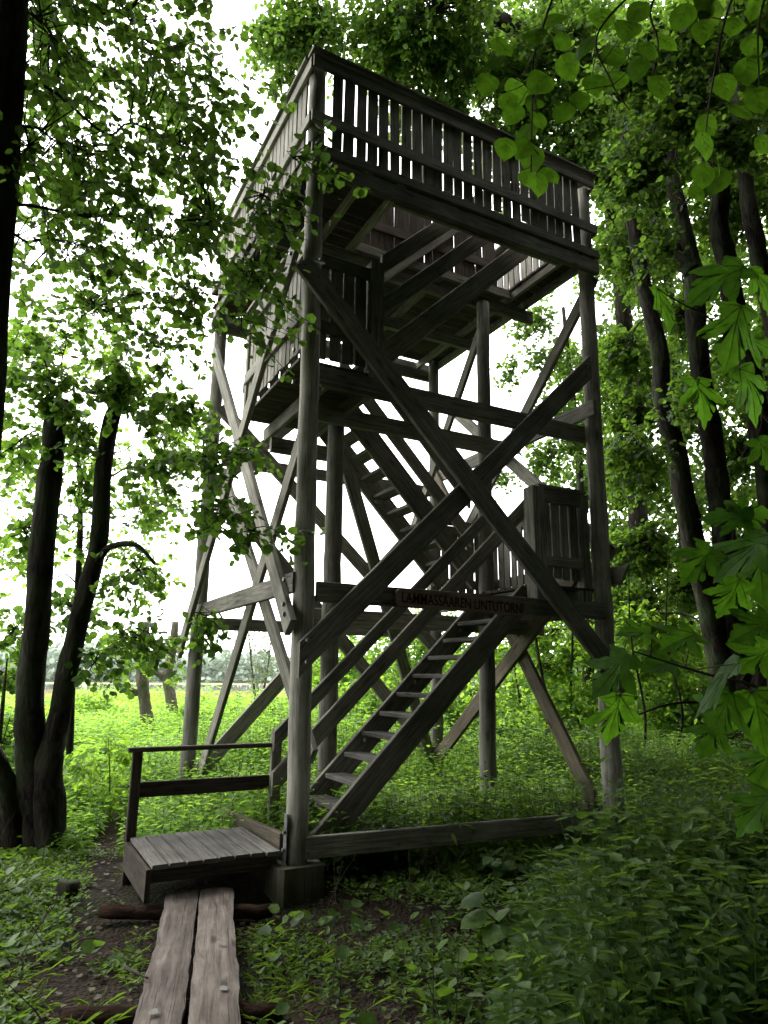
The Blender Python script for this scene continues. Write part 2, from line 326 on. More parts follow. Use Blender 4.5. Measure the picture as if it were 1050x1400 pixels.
def terrain():
    rs = np.concatenate([[0.0], np.geomspace(0.35, 1500, 150)]); th = np.linspace(0, 2 * np.pi, 241)[:-1]
    R, T = np.meshgrid(rs, th, indexing='ij'); x = CAM[0] + R * np.sin(T); y = CAM[1] + R * np.cos(T)
    V = np.stack([x, y, gh(x, y)], -1); n, k = R.shape
    i, j = np.meshgrid(np.arange(n - 1), np.arange(k), indexing='ij'); j2 = (j + 1) % k
    F = np.stack([i * k + j, (i + 1) * k + j, (i + 1) * k + j2, i * k + j2], -1).reshape(-1, 4)
    F = F[:, ::-1]
    mt, t, b = new_mat('forest_soil'); tc = N(t, 'ShaderNodeTexCoord')
    n1 = N(t, 'ShaderNodeTexNoise', Scale=7.0, Detail=8.0, Roughness=0.7); t.links.new(tc.outputs['Object'], n1.inputs['Vector'])
    n2 = N(t, 'ShaderNodeTexNoise', Scale=0.9, Detail=4.0); t.links.new(tc.outputs['Object'], n2.inputs['Vector'])
    vo = N(t, 'ShaderNodeTexVoronoi', Scale=38.0); t.links.new(tc.outputs['Object'], vo.inputs['Vector'])
    rp = ramp_node(t, [(0.3, (0.010, 0.0075, 0.0055)), (0.55, (0.026, 0.019, 0.0138)), (0.8, (0.052, 0.039, 0.029))]); t.links.new(n1.outputs['Fac'], rp.inputs[0])
    g = N(t, 'ShaderNodeMapRange'); g.inputs[1].default_value = 0.52; g.inputs[2].default_value = 0.66; g.inputs[4].default_value = 0.6; t.links.new(n2.outputs['Fac'], g.inputs[0])
    c = mixc(t, g.outputs[0], rp.outputs[0], (0.018, 0.030, 0.010))
    # beyond the trees the ground is meadow, then straw-coloured reed flats
    sx = N(t, 'ShaderNodeVectorMath'); sx.operation = 'DISTANCE'; sx.inputs[1].default_value = tuple(CAM * np.array([1, 1, 0])); t.links.new(tc.outputs['Object'], sx.inputs[0])
    m1 = N(t, 'ShaderNodeMapRange'); m1.inputs[1].default_value = 8; m1.inputs[2].default_value = 16; t.links.new(sx.outputs['Value'], m1.inputs[0])
    c = mixc(t, m1.outputs[0], c, (0.07, 0.12, 0.03))
    m2 = N(t, 'ShaderNodeMapRange'); m2.inputs[1].default_value = 36; m2.inputs[2].default_value = 46; t.links.new(sx.outputs['Value'], m2.inputs[0])
    c = mixc(t, m2.outputs[0], c, (0.30, 0.24, 0.15))
    m3 = N(t, 'ShaderNodeMapRange'); m3.inputs[1].default_value = 160; m3.inputs[2].default_value = 200; t.links.new(sx.outputs['Value'], m3.inputs[0])
    c = mixc(t, m3.outputs[0], c, (0.10, 0.14, 0.08))
    t.links.new(c, b.inputs['Base Color']); b.inputs['Roughness'].default_value = 0.95; b.inputs['Specular IOR Level'].default_value = 0.08
    ad = N(t, 'ShaderNodeMath'); ad.operation = 'ADD'; t.links.new(n1.outputs['Fac'], ad.inputs[0]); t.links.new(vo.outputs['Distance'], ad.inputs[1])
    bp = N(t, 'ShaderNodeBump', Strength=0.8, Distance=0.03); t.links.new(ad.outputs[0], bp.inputs['Height']); t.links.new(bp.outputs[0], b.inputs['Normal'])
    o = np_mesh('ground', V.reshape(-1, 3), F, mt); o['kind'] = 'structure'
    # lake
    th = np.linspace(-1.2, 0.8, 60) + YAW; V = []; F = []
    for k, a in enumerate(th):
        for r in (67.0, 178.0): V.append((CAM[0] + r * math.sin(a), CAM[1] + r * math.cos(a), -0.86))
        if k: F.append((2 * k - 2, 2 * k - 1, 2 * k + 1, 2 * k))
    wm, t, b = new_mat('lake_water'); b.inputs['Base Color'].default_value = (0.05, 0.06, 0.06, 1); b.inputs['Roughness'].default_value = 0.06
    tc = N(t, 'ShaderNodeTexCoord'); n1 = N(t, 'ShaderNodeTexNoise', Scale=1.5, Detail=3.0); t.links.new(tc.outputs['Object'], n1.inputs['Vector'])
    bp = N(t, 'ShaderNodeBump', Strength=0.05, Distance=0.03); t.links.new(n1.outputs['Fac'], bp.inputs['Height']); t.links.new(bp.outputs[0], b.inputs['Normal'])
    o = np_mesh('water', np.array(V), np.array(F)[:, ::-1], wm); o['kind'] = 'structure'
terrain()

# ------------------------------------------------------------------ observation tower
W, L = 3.225, 3.16
TB = np.array([W / 2, L / 2, -0.22])
tower = thing('observation_tower', 'tall grey timber bird watching tower with zigzag stairs, crossed braces and a railed top deck', 'tower', TB)
FN, LN = np.array([0, -1.0, 0]), np.array([-1.0, 0, 0])
_seed = [100]
def one(name, p0, p1, w, t, n, mat='wood', parent=tower, m0=None, m1=None, label=None):
    _seed[0] += 1
    return MB(_seed[0]).board(p0, p1, w, t, n, m0=m0, m1=m1).build(name, M[mat], parent, label=label)
def post(p0, p1, r0, r1):
    _seed[0] += 1; p0 = np.array(p0); p1 = np.array(p1); k = 24; tt = np.linspace(0, 1, k)[:, None]
    rg = np.random.default_rng(_seed[0]); rad = (r0 + (r1 - r0) * tt[:, 0]) * (1 + rg.normal(0, .012, k))
    pts = p0 + (p1 - p0) * tt + np.c_[rg.normal(0, .003, (k, 2)), np.zeros(k)]
    return MB(_seed[0]).tube(pts, rad, 20, True, 0.006).build('post', M['post'], tower, smooth=True)
post((.032, 0, 0.0), (-.031, 0, 6.86), .086, .078)
post((3.19, 0, -.14), (3.295, 0, 6.83), .098, .080)
post((0, 3.40, -.30), (0, 3.17, 6.83), .088, .078)
post((3.255, 3.16, -.24), (3.24, 3.16, 6.83), .085, .075)
post((2.489, 1.0, -.12), (2.58, 1.0, 5.70), .088, .075)
post((.69, 1.0, -.24), (.704, 1.0, 3.80), .090, .085)

def lin(a, b, s):  # extend a segment by s metres at both ends
    a = np.array(a, float); b = np.array(b, float); d = unit(b - a); return a - d * s, b + d * s
Z = np.array([0, 0, 1.0])
# front crossed braces, then the doubled pairs on the other faces
p, q = lin((-.10, -.172, 4.66), (3.245, -.172, 1.27), .10); one('brace', p, q, .19, .05, FN)
p, q = lin((.0, -.118, 1.49), (3.07, -.118, 4.49), .08); one('brace', p, q, .19, .05, FN, m0=(1, 0, 0), m1=(1, 0, 0))
p, q = lin((-.118, 2.95, 5.25), (-.118, -.05, 1.72), .06); one('brace', p, q, .17, .05, LN)
p, q = lin((-.172, 0.03, 4.97), (-.172, 3.40, 1.62), .08); one('brace', p, q, .16, .05, LN)
p, q = lin((.112, 3.30, .12), (.112, .12, 3.75), .05); one('brace', p, q, .17, .045, LN)
p, q = lin((.165, .10, .75), (.165, 3.20, 3.75), .05); one('brace', p, q, .16, .045, LN)
p, q = lin((W - .105, .16, .16), (W - .105, 2.95, 4.10), .03); one('brace', p, q, .17, .05, LN, 'wood_pale', m0=(0, 1, 0))
p, q = lin((W - .160, 3.0, .20), (W - .160, .10, 2.45), .03); one('brace', p, q, .17, .05, LN, 'wood_pale')
p, q = lin((W + .118, -.02, 5.68), (W + .118, 2.9, 2.90), .05); one('brace', p, q, .15, .05, LN)
p, q = lin((W + .172, 2.95, 5.20), (W + .172, .02, 2.60), .05); one('brace', p, q, .15, .05, LN)
p, q = lin((.06, L - .11, 4.55), (3.1, L - .11, 1.75), .05); one('brace', p, q, .17, .05, FN)
p, q = lin((.06, L - .165, 3.55), (3.15, L - .165, .25), .05); one('brace', p, q, .17, .05, FN)
p, q = lin((.10, L + .11, .22), (3.15, L + .11, 3.55), .05); one('brace', p, q, .17, .05, FN)
p, q = lin((.05, L + .165, 3.60), (2.2, L + .165, 5.80), .02); one('brace', p, q, .15, .05, FN)
p, q = lin((W - .10, L - .12, .12), (.80, 1.13, 3.68), .02); one('brace', p, q, .15, .05, FN)
p, q = lin((2.66, 1.05, 5.60), (2.66, 3.02, 2.95), .02); one('brace', p, q, .12, .05, LN)

# horizontal beams
def ubeam(u0, u1, v, z0, z1, t=.05, mat='wood'): one('beam', (u0, v, (z0 + z1) / 2), (u1, v, (z0 + z1) / 2), z1 - z0, t, FN, mat)
def vbeam(v0, v1, u, z0, z1, t=.05, mat='wood'): one('beam', (u, v0, (z0 + z1) / 2), (u, v1, (z0 + z1) / 2), z1 - z0, t, LN, mat)
ubeam(.10, W - .06, -.060, 1.885, 2.045, .055)
ubeam(.42, 3.40, 1.12, 1.79, 1.955)
ubeam(.05, W - .05, L + .055, 1.84, 1.985)
vbeam(-.02, 3.08, -.064, 1.955, 2.115)
vbeam(.10, 2.95, W + .06, 1.93, 2.10)
ubeam(.06, W - .02, .115, 3.775, 3.955, .06)
ubeam(.30, 2.70, .875, 3.76, 3.935, .06)
ubeam(.10, W - .10, L - .055, 3.84, 3.99)
vbeam(-.105, 2.90, W - .045, 4.02, 4.19)
ubeam(.30, 1.25, 1.86, 3.70, 3.87, .06)
vbeam(.2, 2.05, .30, 3.87, 4.02)
vbeam(.2, 2.05, .74, 3.87, 4.02)
# ground frame
one('beam', (.07, -.055, .105), (3.15, -.055, .055), .15, .05, FN, 'wood')
one('beam', (-.04, .10, .11), (-.04, 3.28, -.03), .15, .05, LN, 'wood_pale')
one('beam', (3.17, .10, .07), (3.17, 3.05, -.01), .15, .05, LN, 'wood_pale')
one('beam', (.1, L - .02, .0), (3.15, L - .02, .0), .15, .05, FN, 'wood')
# deck carcass
ubeam(-.11, W + .11, -.115, 5.70, 5.86, .06)
ubeam(-.11, W + .11, L + .115, 5.70, 5.86, .06)
ubeam(-.20, W + .20, 1.115, 5.70, 5.86, .06)
ubeam(-.15, W + .15, 2.10, 5.70, 5.86, .06)
JO = [-.075, .48, .84, 3.02, W + .075]
for u in JO: vbeam(-.14, L + .14, u, 5.862, 5.968, .05)
for u in (1.40, 2.0, 2.55): vbeam(1.02, L + .14, u, 5.862, 5.968, .05)
ubeam(.87, 2.99, .14, 5.862, 5.968, .05); ubeam(.87, 2.99, 1.0, 5.862, 5.968, .05)
mb = MB(7); v = -.06; rg = np.random.default_rng(5)
while v < L + .09:
    w = .115
    seg = [(-.13, W + .13)] if not (.14 < v < .99) else [(-.13, .88), (2.98, W + .13)]
    for a, b in seg: mb.board((a + rg.normal(0, .008), v, 5.985), (b + rg.normal(0, .008), v, 5.985), w, .028, Z)
    v += w + .009
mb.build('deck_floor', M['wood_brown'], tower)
for s, vv in ((0, -.142), (1, L + .142)): one('rim_board', (-.12, vv, 5.935), (W + .12, vv, 5.935), .095, .03, FN)

def railing(a, b, nrm, z_floor, z_slat0, z_slat1, z_low, z_top, z_cap, ends=True, pitch=.118, seed=0, low_h=.115, top_h=.125, mat='wood', capw=.15, fill=(.78, .90), ext=.055, cext=.07):
    """slats between a lower and a top board, a flat cap on top; nrm points outwards"""
    a = np.array(a, float); b = np.array(b, float); d = unit(b - a); nrm = np.array(nrm, float); Ln = np.linalg.norm(b - a)
    root = None; rg = np.random.default_rng(seed)
    def P(base, z, o=0.0): return np.array([base[0], base[1], z]) + nrm * o
    mb = MB(seed + 1); k = max(2, int(Ln / pitch)); st = Ln / k
    for i in range(k):
        c = a + d * (st * (i + .5) + rg.normal(0, .004)); dz = rg.normal(0, .008, 2); tl = d * rg.normal(0, .004)
        mb.board(P(c - tl, z_slat0 + dz[0]), P(c + tl, z_slat1), st * rg.uniform(*fill), .022, nrm, c=.004)
    rail = mb.build('railing', M[mat], tower)
    def sub(nm, z, h, o, t):
        MB(seed + int(z * 100)).board(P(a - d * ext, z, o), P(b + d * ext, z, o), h, t, nrm).build(nm, M[mat], rail)
    sub('lower_rail', z_low, low_h, .030, .035); sub('top_rail', z_top, top_h, .030, .035)
    MB(seed + 9).board(P(a - d * cext, z_cap, .0), P(b + d * cext, z_cap, .0), capw, .035, Z).build('rail_cap', M[mat], rail)
    return rail
off = .092
railing((.082, -off, 0), (W - .082, -off, 0), FN, 6, 6.035, 6.90, 6.272, 6.875, 6.985, seed=11, ext=.207, cext=.227, fill=(.80, .93))
railing((-off, .085, 0), (-off, L - .085, 0), LN, 6, 6.035, 6.90, 6.272, 6.875, 6.985, seed=23, ext=.186, cext=.098)
railing((W + off, .085, 0), (W + off, L - .085, 0), -LN, 6, 6.035, 6.90, 6.272, 6.875, 6.985, seed=37, ext=.186, cext=.098)
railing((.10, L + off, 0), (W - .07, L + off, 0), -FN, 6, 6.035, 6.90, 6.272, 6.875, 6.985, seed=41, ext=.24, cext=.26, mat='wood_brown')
# middle standards of the deck rail
for u in (1.1, 2.15):
    one('baluster_post', (u, -.055, 5.99), (u, -.055, 6.95), .07, .045, FN); one('baluster_post', (u, L + .055, 5.99), (u, L + .055, 6.95), .07, .045, FN)
for vv in (1.1, 2.1):
    one('baluster_post', (-.055, vv, 5.99), (-.055, vv, 6.95), .07, .045, LN)

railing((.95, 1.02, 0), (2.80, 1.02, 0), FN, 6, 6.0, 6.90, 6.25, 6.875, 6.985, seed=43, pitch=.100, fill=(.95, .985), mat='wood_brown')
# landings
def landing(u0, u1, v0, v1, z, seed):
    mb = MB(seed); u = v0 + .055
    while u < v1: mb.board((u0, u, z - .015), (u1, u, z - .015), .105, .03, Z); u += .113
    mb.build('landing', M['wood_brown'], tower)
landing(2.37, W + .02, .02, 1.92, 2.20, 51)
landing(-.02, .86, .22, 1.92, 4.06, 52)
for u in (2.45, 2.95): vbeam(.0, 1.95, u, 2.055, 2.165, .05)
def newel(u, v, z0, z1, s=.13): one('newel_post', (u, v, z0), (u, v, z1), s, s, FN)
newel(2.44, .055, 1.98, 3.16, .15); newel(3.07, .075, 2.0, 3.16, .10)
railing((2.53, .075, 0), (3.01, .075, 0), FN, 2.2, 2.27, 3.03, 2.435, 3.09, 3.185, seed=61, pitch=.105, low_h=.105)
railing((W - .02, .2, 0), (W - .02, 1.90, 0), -LN, 2.2, 2.25, 3.05, 2.435, 3.09, 3.185, seed=67, pitch=.115)
railing((2.42, 1.93, 0), (W - .06, 1.93, 0), -FN, 2.2, 2.25, 3.05, 2.435, 3.09, 3.185, seed=71, pitch=.115)
newel(2.40, 1.90, 1.98, 3.16, .10)
# stub of the landing side board that sticks out past the corner post
one('beam', (W + .128, -.19, 2.33), (W + .128, .45, 2.33), .19, .04, LN, m0=(0, 1, .7))
railing((-.005, .16, 0), (-.005, 1.76, 0), LN, 4.06, 4.14, 5.06, 4.45, 5.09, 5.27, seed=79, pitch=.105, low_h=.12, top_h=.14, capw=.12)
newel(.0, 1.81, 3.96, 5.24, .075); newel(.02, .12, 3.98, 5.24, .075)
railing((.14, .27, 0), (.66, .27, 0), FN, 4.06, 4.12, 5.06, 4.42, 5.09, 5.24, seed=83, pitch=.105)
newel(.735, .255, 3.86, 5.22, .14)
railing((.04, 1.93, 0), (.84, 1.93, 0), -FN, 4.06, 4.12, 5.06, 4.42, 5.09, 5.24, seed=89, pitch=.105)

# stair flights: stringers and treads as sub-parts of each flight
def flight(u0, z0, u1, z1, vn, vf, ntread, hand, width=.21, seed=0, tread_dz=.095, ext=(0, 0)):
    s = (z1 - z0) / (u1 - u0); d = unit(np.array([u1 - u0, 0, z1 - z0])); half = width / 2 / abs(d[0])
    root = None
    up = np.array([1.0, 0, 0])
    a = np.array([u0, vn, z0 - half]); b = np.array([u1, vn, z1 - half])
    fl = MB(seed).board(a - d * ext[0], b + d * ext[1], width, .05, FN, m0=(1, 0, 0) if ext[0] == 0 else None).build('staircase', M['wood'], tower)
    MB(seed + 1).board(np.array([u0, vf, z0 - half]) - d * ext[0], np.array([u1, vf, z1 - half]) + d * ext[1], width, .05, FN).build('stringer', M['wood'], fl)
    for k in range(ntread):
        t = (k + .75) / (ntread + .5); u = u0 + (u1 - u0) * t; z = z0 + (z1 - z0) * t - half
        MB(seed + 10 + k).board((u, vn + .026, z + .02), (u, vf - .026, z + .02), .19, .04, Z).build('tread', M['deck'], fl)
        if k % 3 == 1:
            MB(seed + 40 + k).board((u, vf - .045, z - .02), (u, vf - .045, z - .055), .16, .035, FN).build('cleat', M['wood'], fl)
    for (vv, dz, w, e0, e1) in hand:
        p0 = np.array([u0, vv, z0 + dz]); p1 = np.array([u1, vv, z1 + dz])
        MB(seed + 70 + int(dz * 100)).board(p0 + d * e0, p1 + d * e1, w, .045, FN, m0=(1, 0, 0), m1=(1, 0, 0)).build('handrail', M['wood'], fl)
    return fl
flight(.20, .125, 2.41, 2.27, .175, .825, 12, [(.825, .38, .145, -.12, .78), (.825, .73, .115, -.12, .20)], seed=200)
one('newel_post', (.16, .88, .10), (.16, .88, .86), .09, .045, FN)
flight(2.45, 2.62, .80, 4.36, 1.17, 1.80, 9, [(1.17, .22, .14, .0, .0), (1.17, .66, .14, .0, .0)], width=.24, seed=300)
flight(.80, 4.40, 2.60, 6.14, .275, .93, 10, [(.275, .37, .155, .02, -.25), (.275, .84, .155, .02, -.60), (.93, .84, .13, .0, -.5)], width=.20, seed=400)

# steel: bolts and shoes on the corner posts
def bolt(p, n, r=.017):
    p = np.array(p, float); n = unit(n); MB(int(abs(p.sum()) * 991)).tube([p, p + n * .018], [r, r * .9], 6).build('bolt', M['metal'], tower)
for z in (4.62, 4.78, 1.42, 1.58): bolt((-.02, -.20, z), FN)
for z in (1.30, 1.42, 4.42, 4.55): bolt((3.24 if z < 2 else 3.05, -.20 if z < 2 else -.145, z), FN)
for z, vv in ((4.93, .05), (1.78, -.02), (3.70, -.02), (4.0, 0), (1.86, 0), (2.05, 0)): bolt((-.20 if z > 4.5 else -.145, vv, z), LN, .02)
for z in (.10, .22): bolt((-.075, -.03, z), LN, .018)
mb = MB(5); mb.board((-.068, -.02, .0), (-.068, -.02, .34), .06, .008, LN); mb.build('bracket', M['metal'], tower)
mb = MB(6); mb.board((.10, -.088, .055), (.19, -.088, .055), .05, .006, FN); mb.build('bracket', M['metal'], tower)
mb = MB(8); mb.board((2.44, .93, -.10), (2.44, .93, .20), .06, .010, (-.8, -.6, 0)); mb.build('bracket', M['metal'], tower)
mb = MB(9); mb.board((3.12, -.105, .02), (3.12, -.105, .2), .06, .008, FN); mb.build('bracket', M['metal'], tower)

# name board
sign = thing('sign', 'dark brown wooden name board bolted across the front beam of the tower', 'sign', (1.457, -.09, 1.95))
mb = MB(31)
def chamfer_plate(u0, u1, v0, v1, z0, z1, c, dz):
    out = [(u0, z0 + c), (u0 + c, z0), (u1 - c, z0), (u1, z0 + c), (u1, z1 - c), (u1 - c, z1), (u0 + c, z1), (u0, z1 - c)]
    base = len(mb.v)
    for v in (v0, v1):
        for (u, z) in out: mb.v.append(np.array([u, v, z + dz * (u - u0)]))
    for i in range(8):
        j = (i + 1) % 8; mb._face((base + i, base + j, base + 8 + j, base + 8 + i), [(0, 0), (.1, 0), (.1, .05), (0, .05)], .4)
    mb._face(tuple(base + i for i in range(8)), [(u * 1.0, z) for (u, z) in out], .4)
    mb._face(tuple(base + 15 - i for i in range(8)), [(u * 1.0, z) for (u, z) in out[::-1]], .4)
chamfer_plate(.785, 2.13, -.125, -.090, 1.895, 2.035, .03, -.024)
mb.build('board', M['sign'], sign)
fc = bpy.data.curves.new('lettering', 'FONT'); fc.body = 'LAMMASSAAREN LINTUTORNI'; fc.size = .112; fc.extrude = .0015; fc.offset = .0004; fc.space_character = 1.0
fo = bpy.data.objects.new('lettering_source', fc); COL.objects.link(fo)
bpy.context.view_layer.update()
lm = bpy.data.meshes.new_from_object(fo.evaluated_get(bpy.context.evaluated_depsgraph_get())); bpy.data.objects.remove(fo)
co = np.zeros(len(lm.vertices) * 3, np.float32); lm.vertices.foreach_get('co', co); co = co.reshape(-1, 3)
sx = 1.27 / (co[:, 0].max() - co[:, 0].min()); x = (co[:, 0] - co[:, 0].min()) * sx
hh = co[:, 1].max(); zz = co[:, 1] / hh * .086
new = np.stack([.835 + x, -.1268 - co[:, 2], 1.921 + zz - .024 * (x + .05)], -1) - np.array(sign.location)
lm.vertices.foreach_set('co', new.astype(np.float32).ravel()); lm.materials.clear(); lm.materials.append(M['letter']); lm.update(); lm.name = 'lettering'
link('lettering', lm, sign)

# ------------------------------------------------------------------ concrete footing, entrance platform, board walk
def block(name, c, sx, sy, z0, z1, mat, label, cat, rot=0.0, seed=1):
    rg = np.random.default_rng(seed); root = MB(seed)
    root.board((c[0], c[1], z0), (c[0], c[1], z1), sx, sy, (math.sin(rot), -math.cos(rot), 0), c=.03)
    o = root.build(name, mat); return tag(o, label, cat)
block('concrete_footing', (.03, .02), .345, .34, -.32, .0, M['concrete'], 'square mossy concrete footing block under the front corner post beside the platform', 'footing')
plat = thing('platform', 'low weathered plank platform with one side rail at the foot of the tower stairs', 'platform', (-.52, .42, -.22))
mb = MB(81); n = 8; u0, u1 = -1.0, -.10; st = (u1 - u0) / n; rg = np.random.default_rng(8)
for i in range(n):
    u = u0 + st * (i + .5); mb.board((u, -.04 + rg.normal(0, .008), .085), (u, .86 + rg.normal(0, .01), .085), st - .008, .03, Z)
mb.build('deck_boards', M['deck'], plat)
mb = MB(82); mb.board((-1.012, -.03, -.03), (-1.012, .87, -.03), .20, .035, LN); mb.build('rim', M['wood_brown'], plat)
mb = MB(83); mb.board((-.98, .06, .015), (-.10, .06, .015), .10, .035, FN); mb.build('rim', M['wood_brown'], plat)
mb = MB(84); mb.board((-1.0, .82, -.03), (-.10, .82, -.03), .19, .035, FN); mb.build('rim', M['wood_brown'], plat)
mb = MB(85); mb.board((-.99, .88, -.24), (-.99, .88, .72), .075, .05, FN); mb.build('rail_post', M['wood_brown'], plat)
mb = MB(86); mb.board((-1.06, .90, .735), (.20, .90, .735), .075, .035, Z); mb.build('top_rail', M['wood_brown'], plat)
mb = MB(87); mb.board((-1.0, .925, .43), (.15, .925, .43), .115, .035, FN); mb.build('middle_rail', M['wood_brown'], plat)

def plank(c0, c1, w, z0, z1, seed, label):
    """hand-sawn plank with a wavy outer edge"""
    rg = np.random.default_rng(seed); k = 60; t = np.linspace(0, 1, k); c0 = np.array(c0); c1 = np.array(c1)
    d = unit(c1 - c0); nrm = np.array([-d[1], d[0]])
    def wave(a): 
        return a * (np.sin(t * 17 + rg.uniform(0, 6)) * .5 + np.sin(t * 41 + rg.uniform(0, 6)) * .35 + np.sin(t * 83 + rg.uniform(0, 6)) * .25) + rg.normal(0, .0018, k)
    le = w / 2 + wave(.009 if label[2] > 0 else .003); re = -w / 2 - wave(.009 if label[2] < 0 else .003)
    mb = MB(seed); base = 0; th = .045; ou = rg.uniform(0, 40)
    Ln = np.linalg.norm(c1 - c0)
    cross = [-1, -.5, 0, .5, 1]
    for i in range(k):
        c = c0 + (c1 - c0) * t[i]; zt = z0 + (z1 - z0) * t[i] + .006 * math.sin(t[i] * 9 + seed)
        for s in cross:
            off = (le[i] if s > 0 else re[i]) * abs(s)
            p = c + nrm * off; mb.v.append(np.array([p[0], p[1], zt - (.008 if abs(s) == 1 else 0)]))
        for s in (1, -1):
            p = c + nrm * (le[i] if s > 0 else re[i]); mb.v.append(np.array([p[0], p[1], zt - th]))
    for i in range(k - 1):
        r0, r1 = i * 7, (i + 1) * 7; ua, ub = ou + t[i] * Ln, ou + t[i + 1] * Ln
        for j, (a, b) in enumerate(((0, 1), (1, 2), (2, 3), (3, 4), (4, 5), (5, 6), (6, 0))):
            va, vb = j * w / 4, (j + 1) * w / 4
            mb._face((r0 + a, r0 + b, r1 + b, r1 + a), [(ua, va), (ua, vb), (ub, vb), (ub, va)], .5 + .2 * (seed % 2))
    for r in (0, (k - 1) * 7): mb._face(tuple(r + j for j in range(7)), [(ou, .1)] * 7, .5)
    o = mb.build('plank', M['plank']); tag(o, label[0], 'plank', label[1]); return o
# walkway axis on the ground plane
A0 = np.array([-.655, .02]); A1 = np.array([-1.30, -2.30]); ax = unit(A1 - A0); A1 = A0 + ax * 3.9; nx = np.array([-ax[1], ax[0]])
zp0, zp1 = -.10, -.125
plank(A0 - nx * .108, A1 - nx * .120, .200, zp0, zp1, 90, ('left hand plank of the walkway, reddish grey with a wavy outer edge', 'walkway planks', -1))
plank(A0 + nx * .112, A1 + nx * .125, .215, zp0 + .004, zp1 + .002, 91, ('right hand plank of the walkway, pale streak and white bird droppings on it', 'walkway planks', 1))
def log(p, q, r, seed, label):
    k = 14; t = np.linspace(0, 1, k)[:, None]; p = np.array(p); q = np.array(q); rg = np.random.default_rng(seed)
    pts = p + (q - p) * t + rg.normal(0, .004, (k, 3)); o = MB(seed).tube(pts, r * (1 + rg.normal(0, .03, k)), 14, True, .03).build('log', M['log'], smooth=True)
    return tag(o, label, 'log', 'logs under the walkway')
log((-1.27, .10, -.185), (-.27, -.35, -.19), .043, 95, 'short brown log under the far end of the walkway near the platform')
log((-1.585, -1.35, -.19), (-.70, -1.72, -.195), .050, 96, 'rusty barked log under the near part of the walkway planks')
rgd = np.random.default_rng(3)
for (s, l, rr) in ((.135, 1.05, .016), (.155, 1.62, .020), (-.14, 1.80, .018), (.10, .72, .007)):
    c = A0 + ax * l + nx * s; z = zp0 + (zp1 - zp0) * l / 3.9 + .016; a = np.linspace(0, 6.283, 11)[:-1]
    r = rr * (1 + rgd.normal(0, .28, 10)); MBx = MB(int(l * 100)).poly([(c[0] + r[i] * math.cos(a[i]), c[1] + 1.5 * r[i] * math.sin(a[i]), z) for i in range(10)])
    o = MBx.build('dropping', M['lichen']); tag(o, 'white bird dropping splashed on the walkway planks', 'dropping', 'bird droppings on the walkway')

# ------------------------------------------------------------------ trees
def smooth_path(pts, k=6):
    pts = np.asarray(pts, float); out = []
    P = np.vstack([2 * pts[0] - pts[1], pts, 2 * pts[-1] - pts[-2]])
    for i in range(1, len(P) - 2):
        for t in np.linspace(0, 1, k, endpoint=False):
            a, b, c, d = P[i - 1], P[i], P[i + 1], P[i + 2]
            out.append(.5 * ((2 * b) + (-a + c) * t + (2 * a - 5 * b + 4 * c - d) * t * t + (-a + 3 * b - 3 * c + d) * t ** 3))
    out.append(P[-2]); return np.array(out)

def blob_axes(px, py, d, rx, ry, rd):
    s = d / FPX; return at(px, py, d), np.array([rx * s, ry * s, rd])

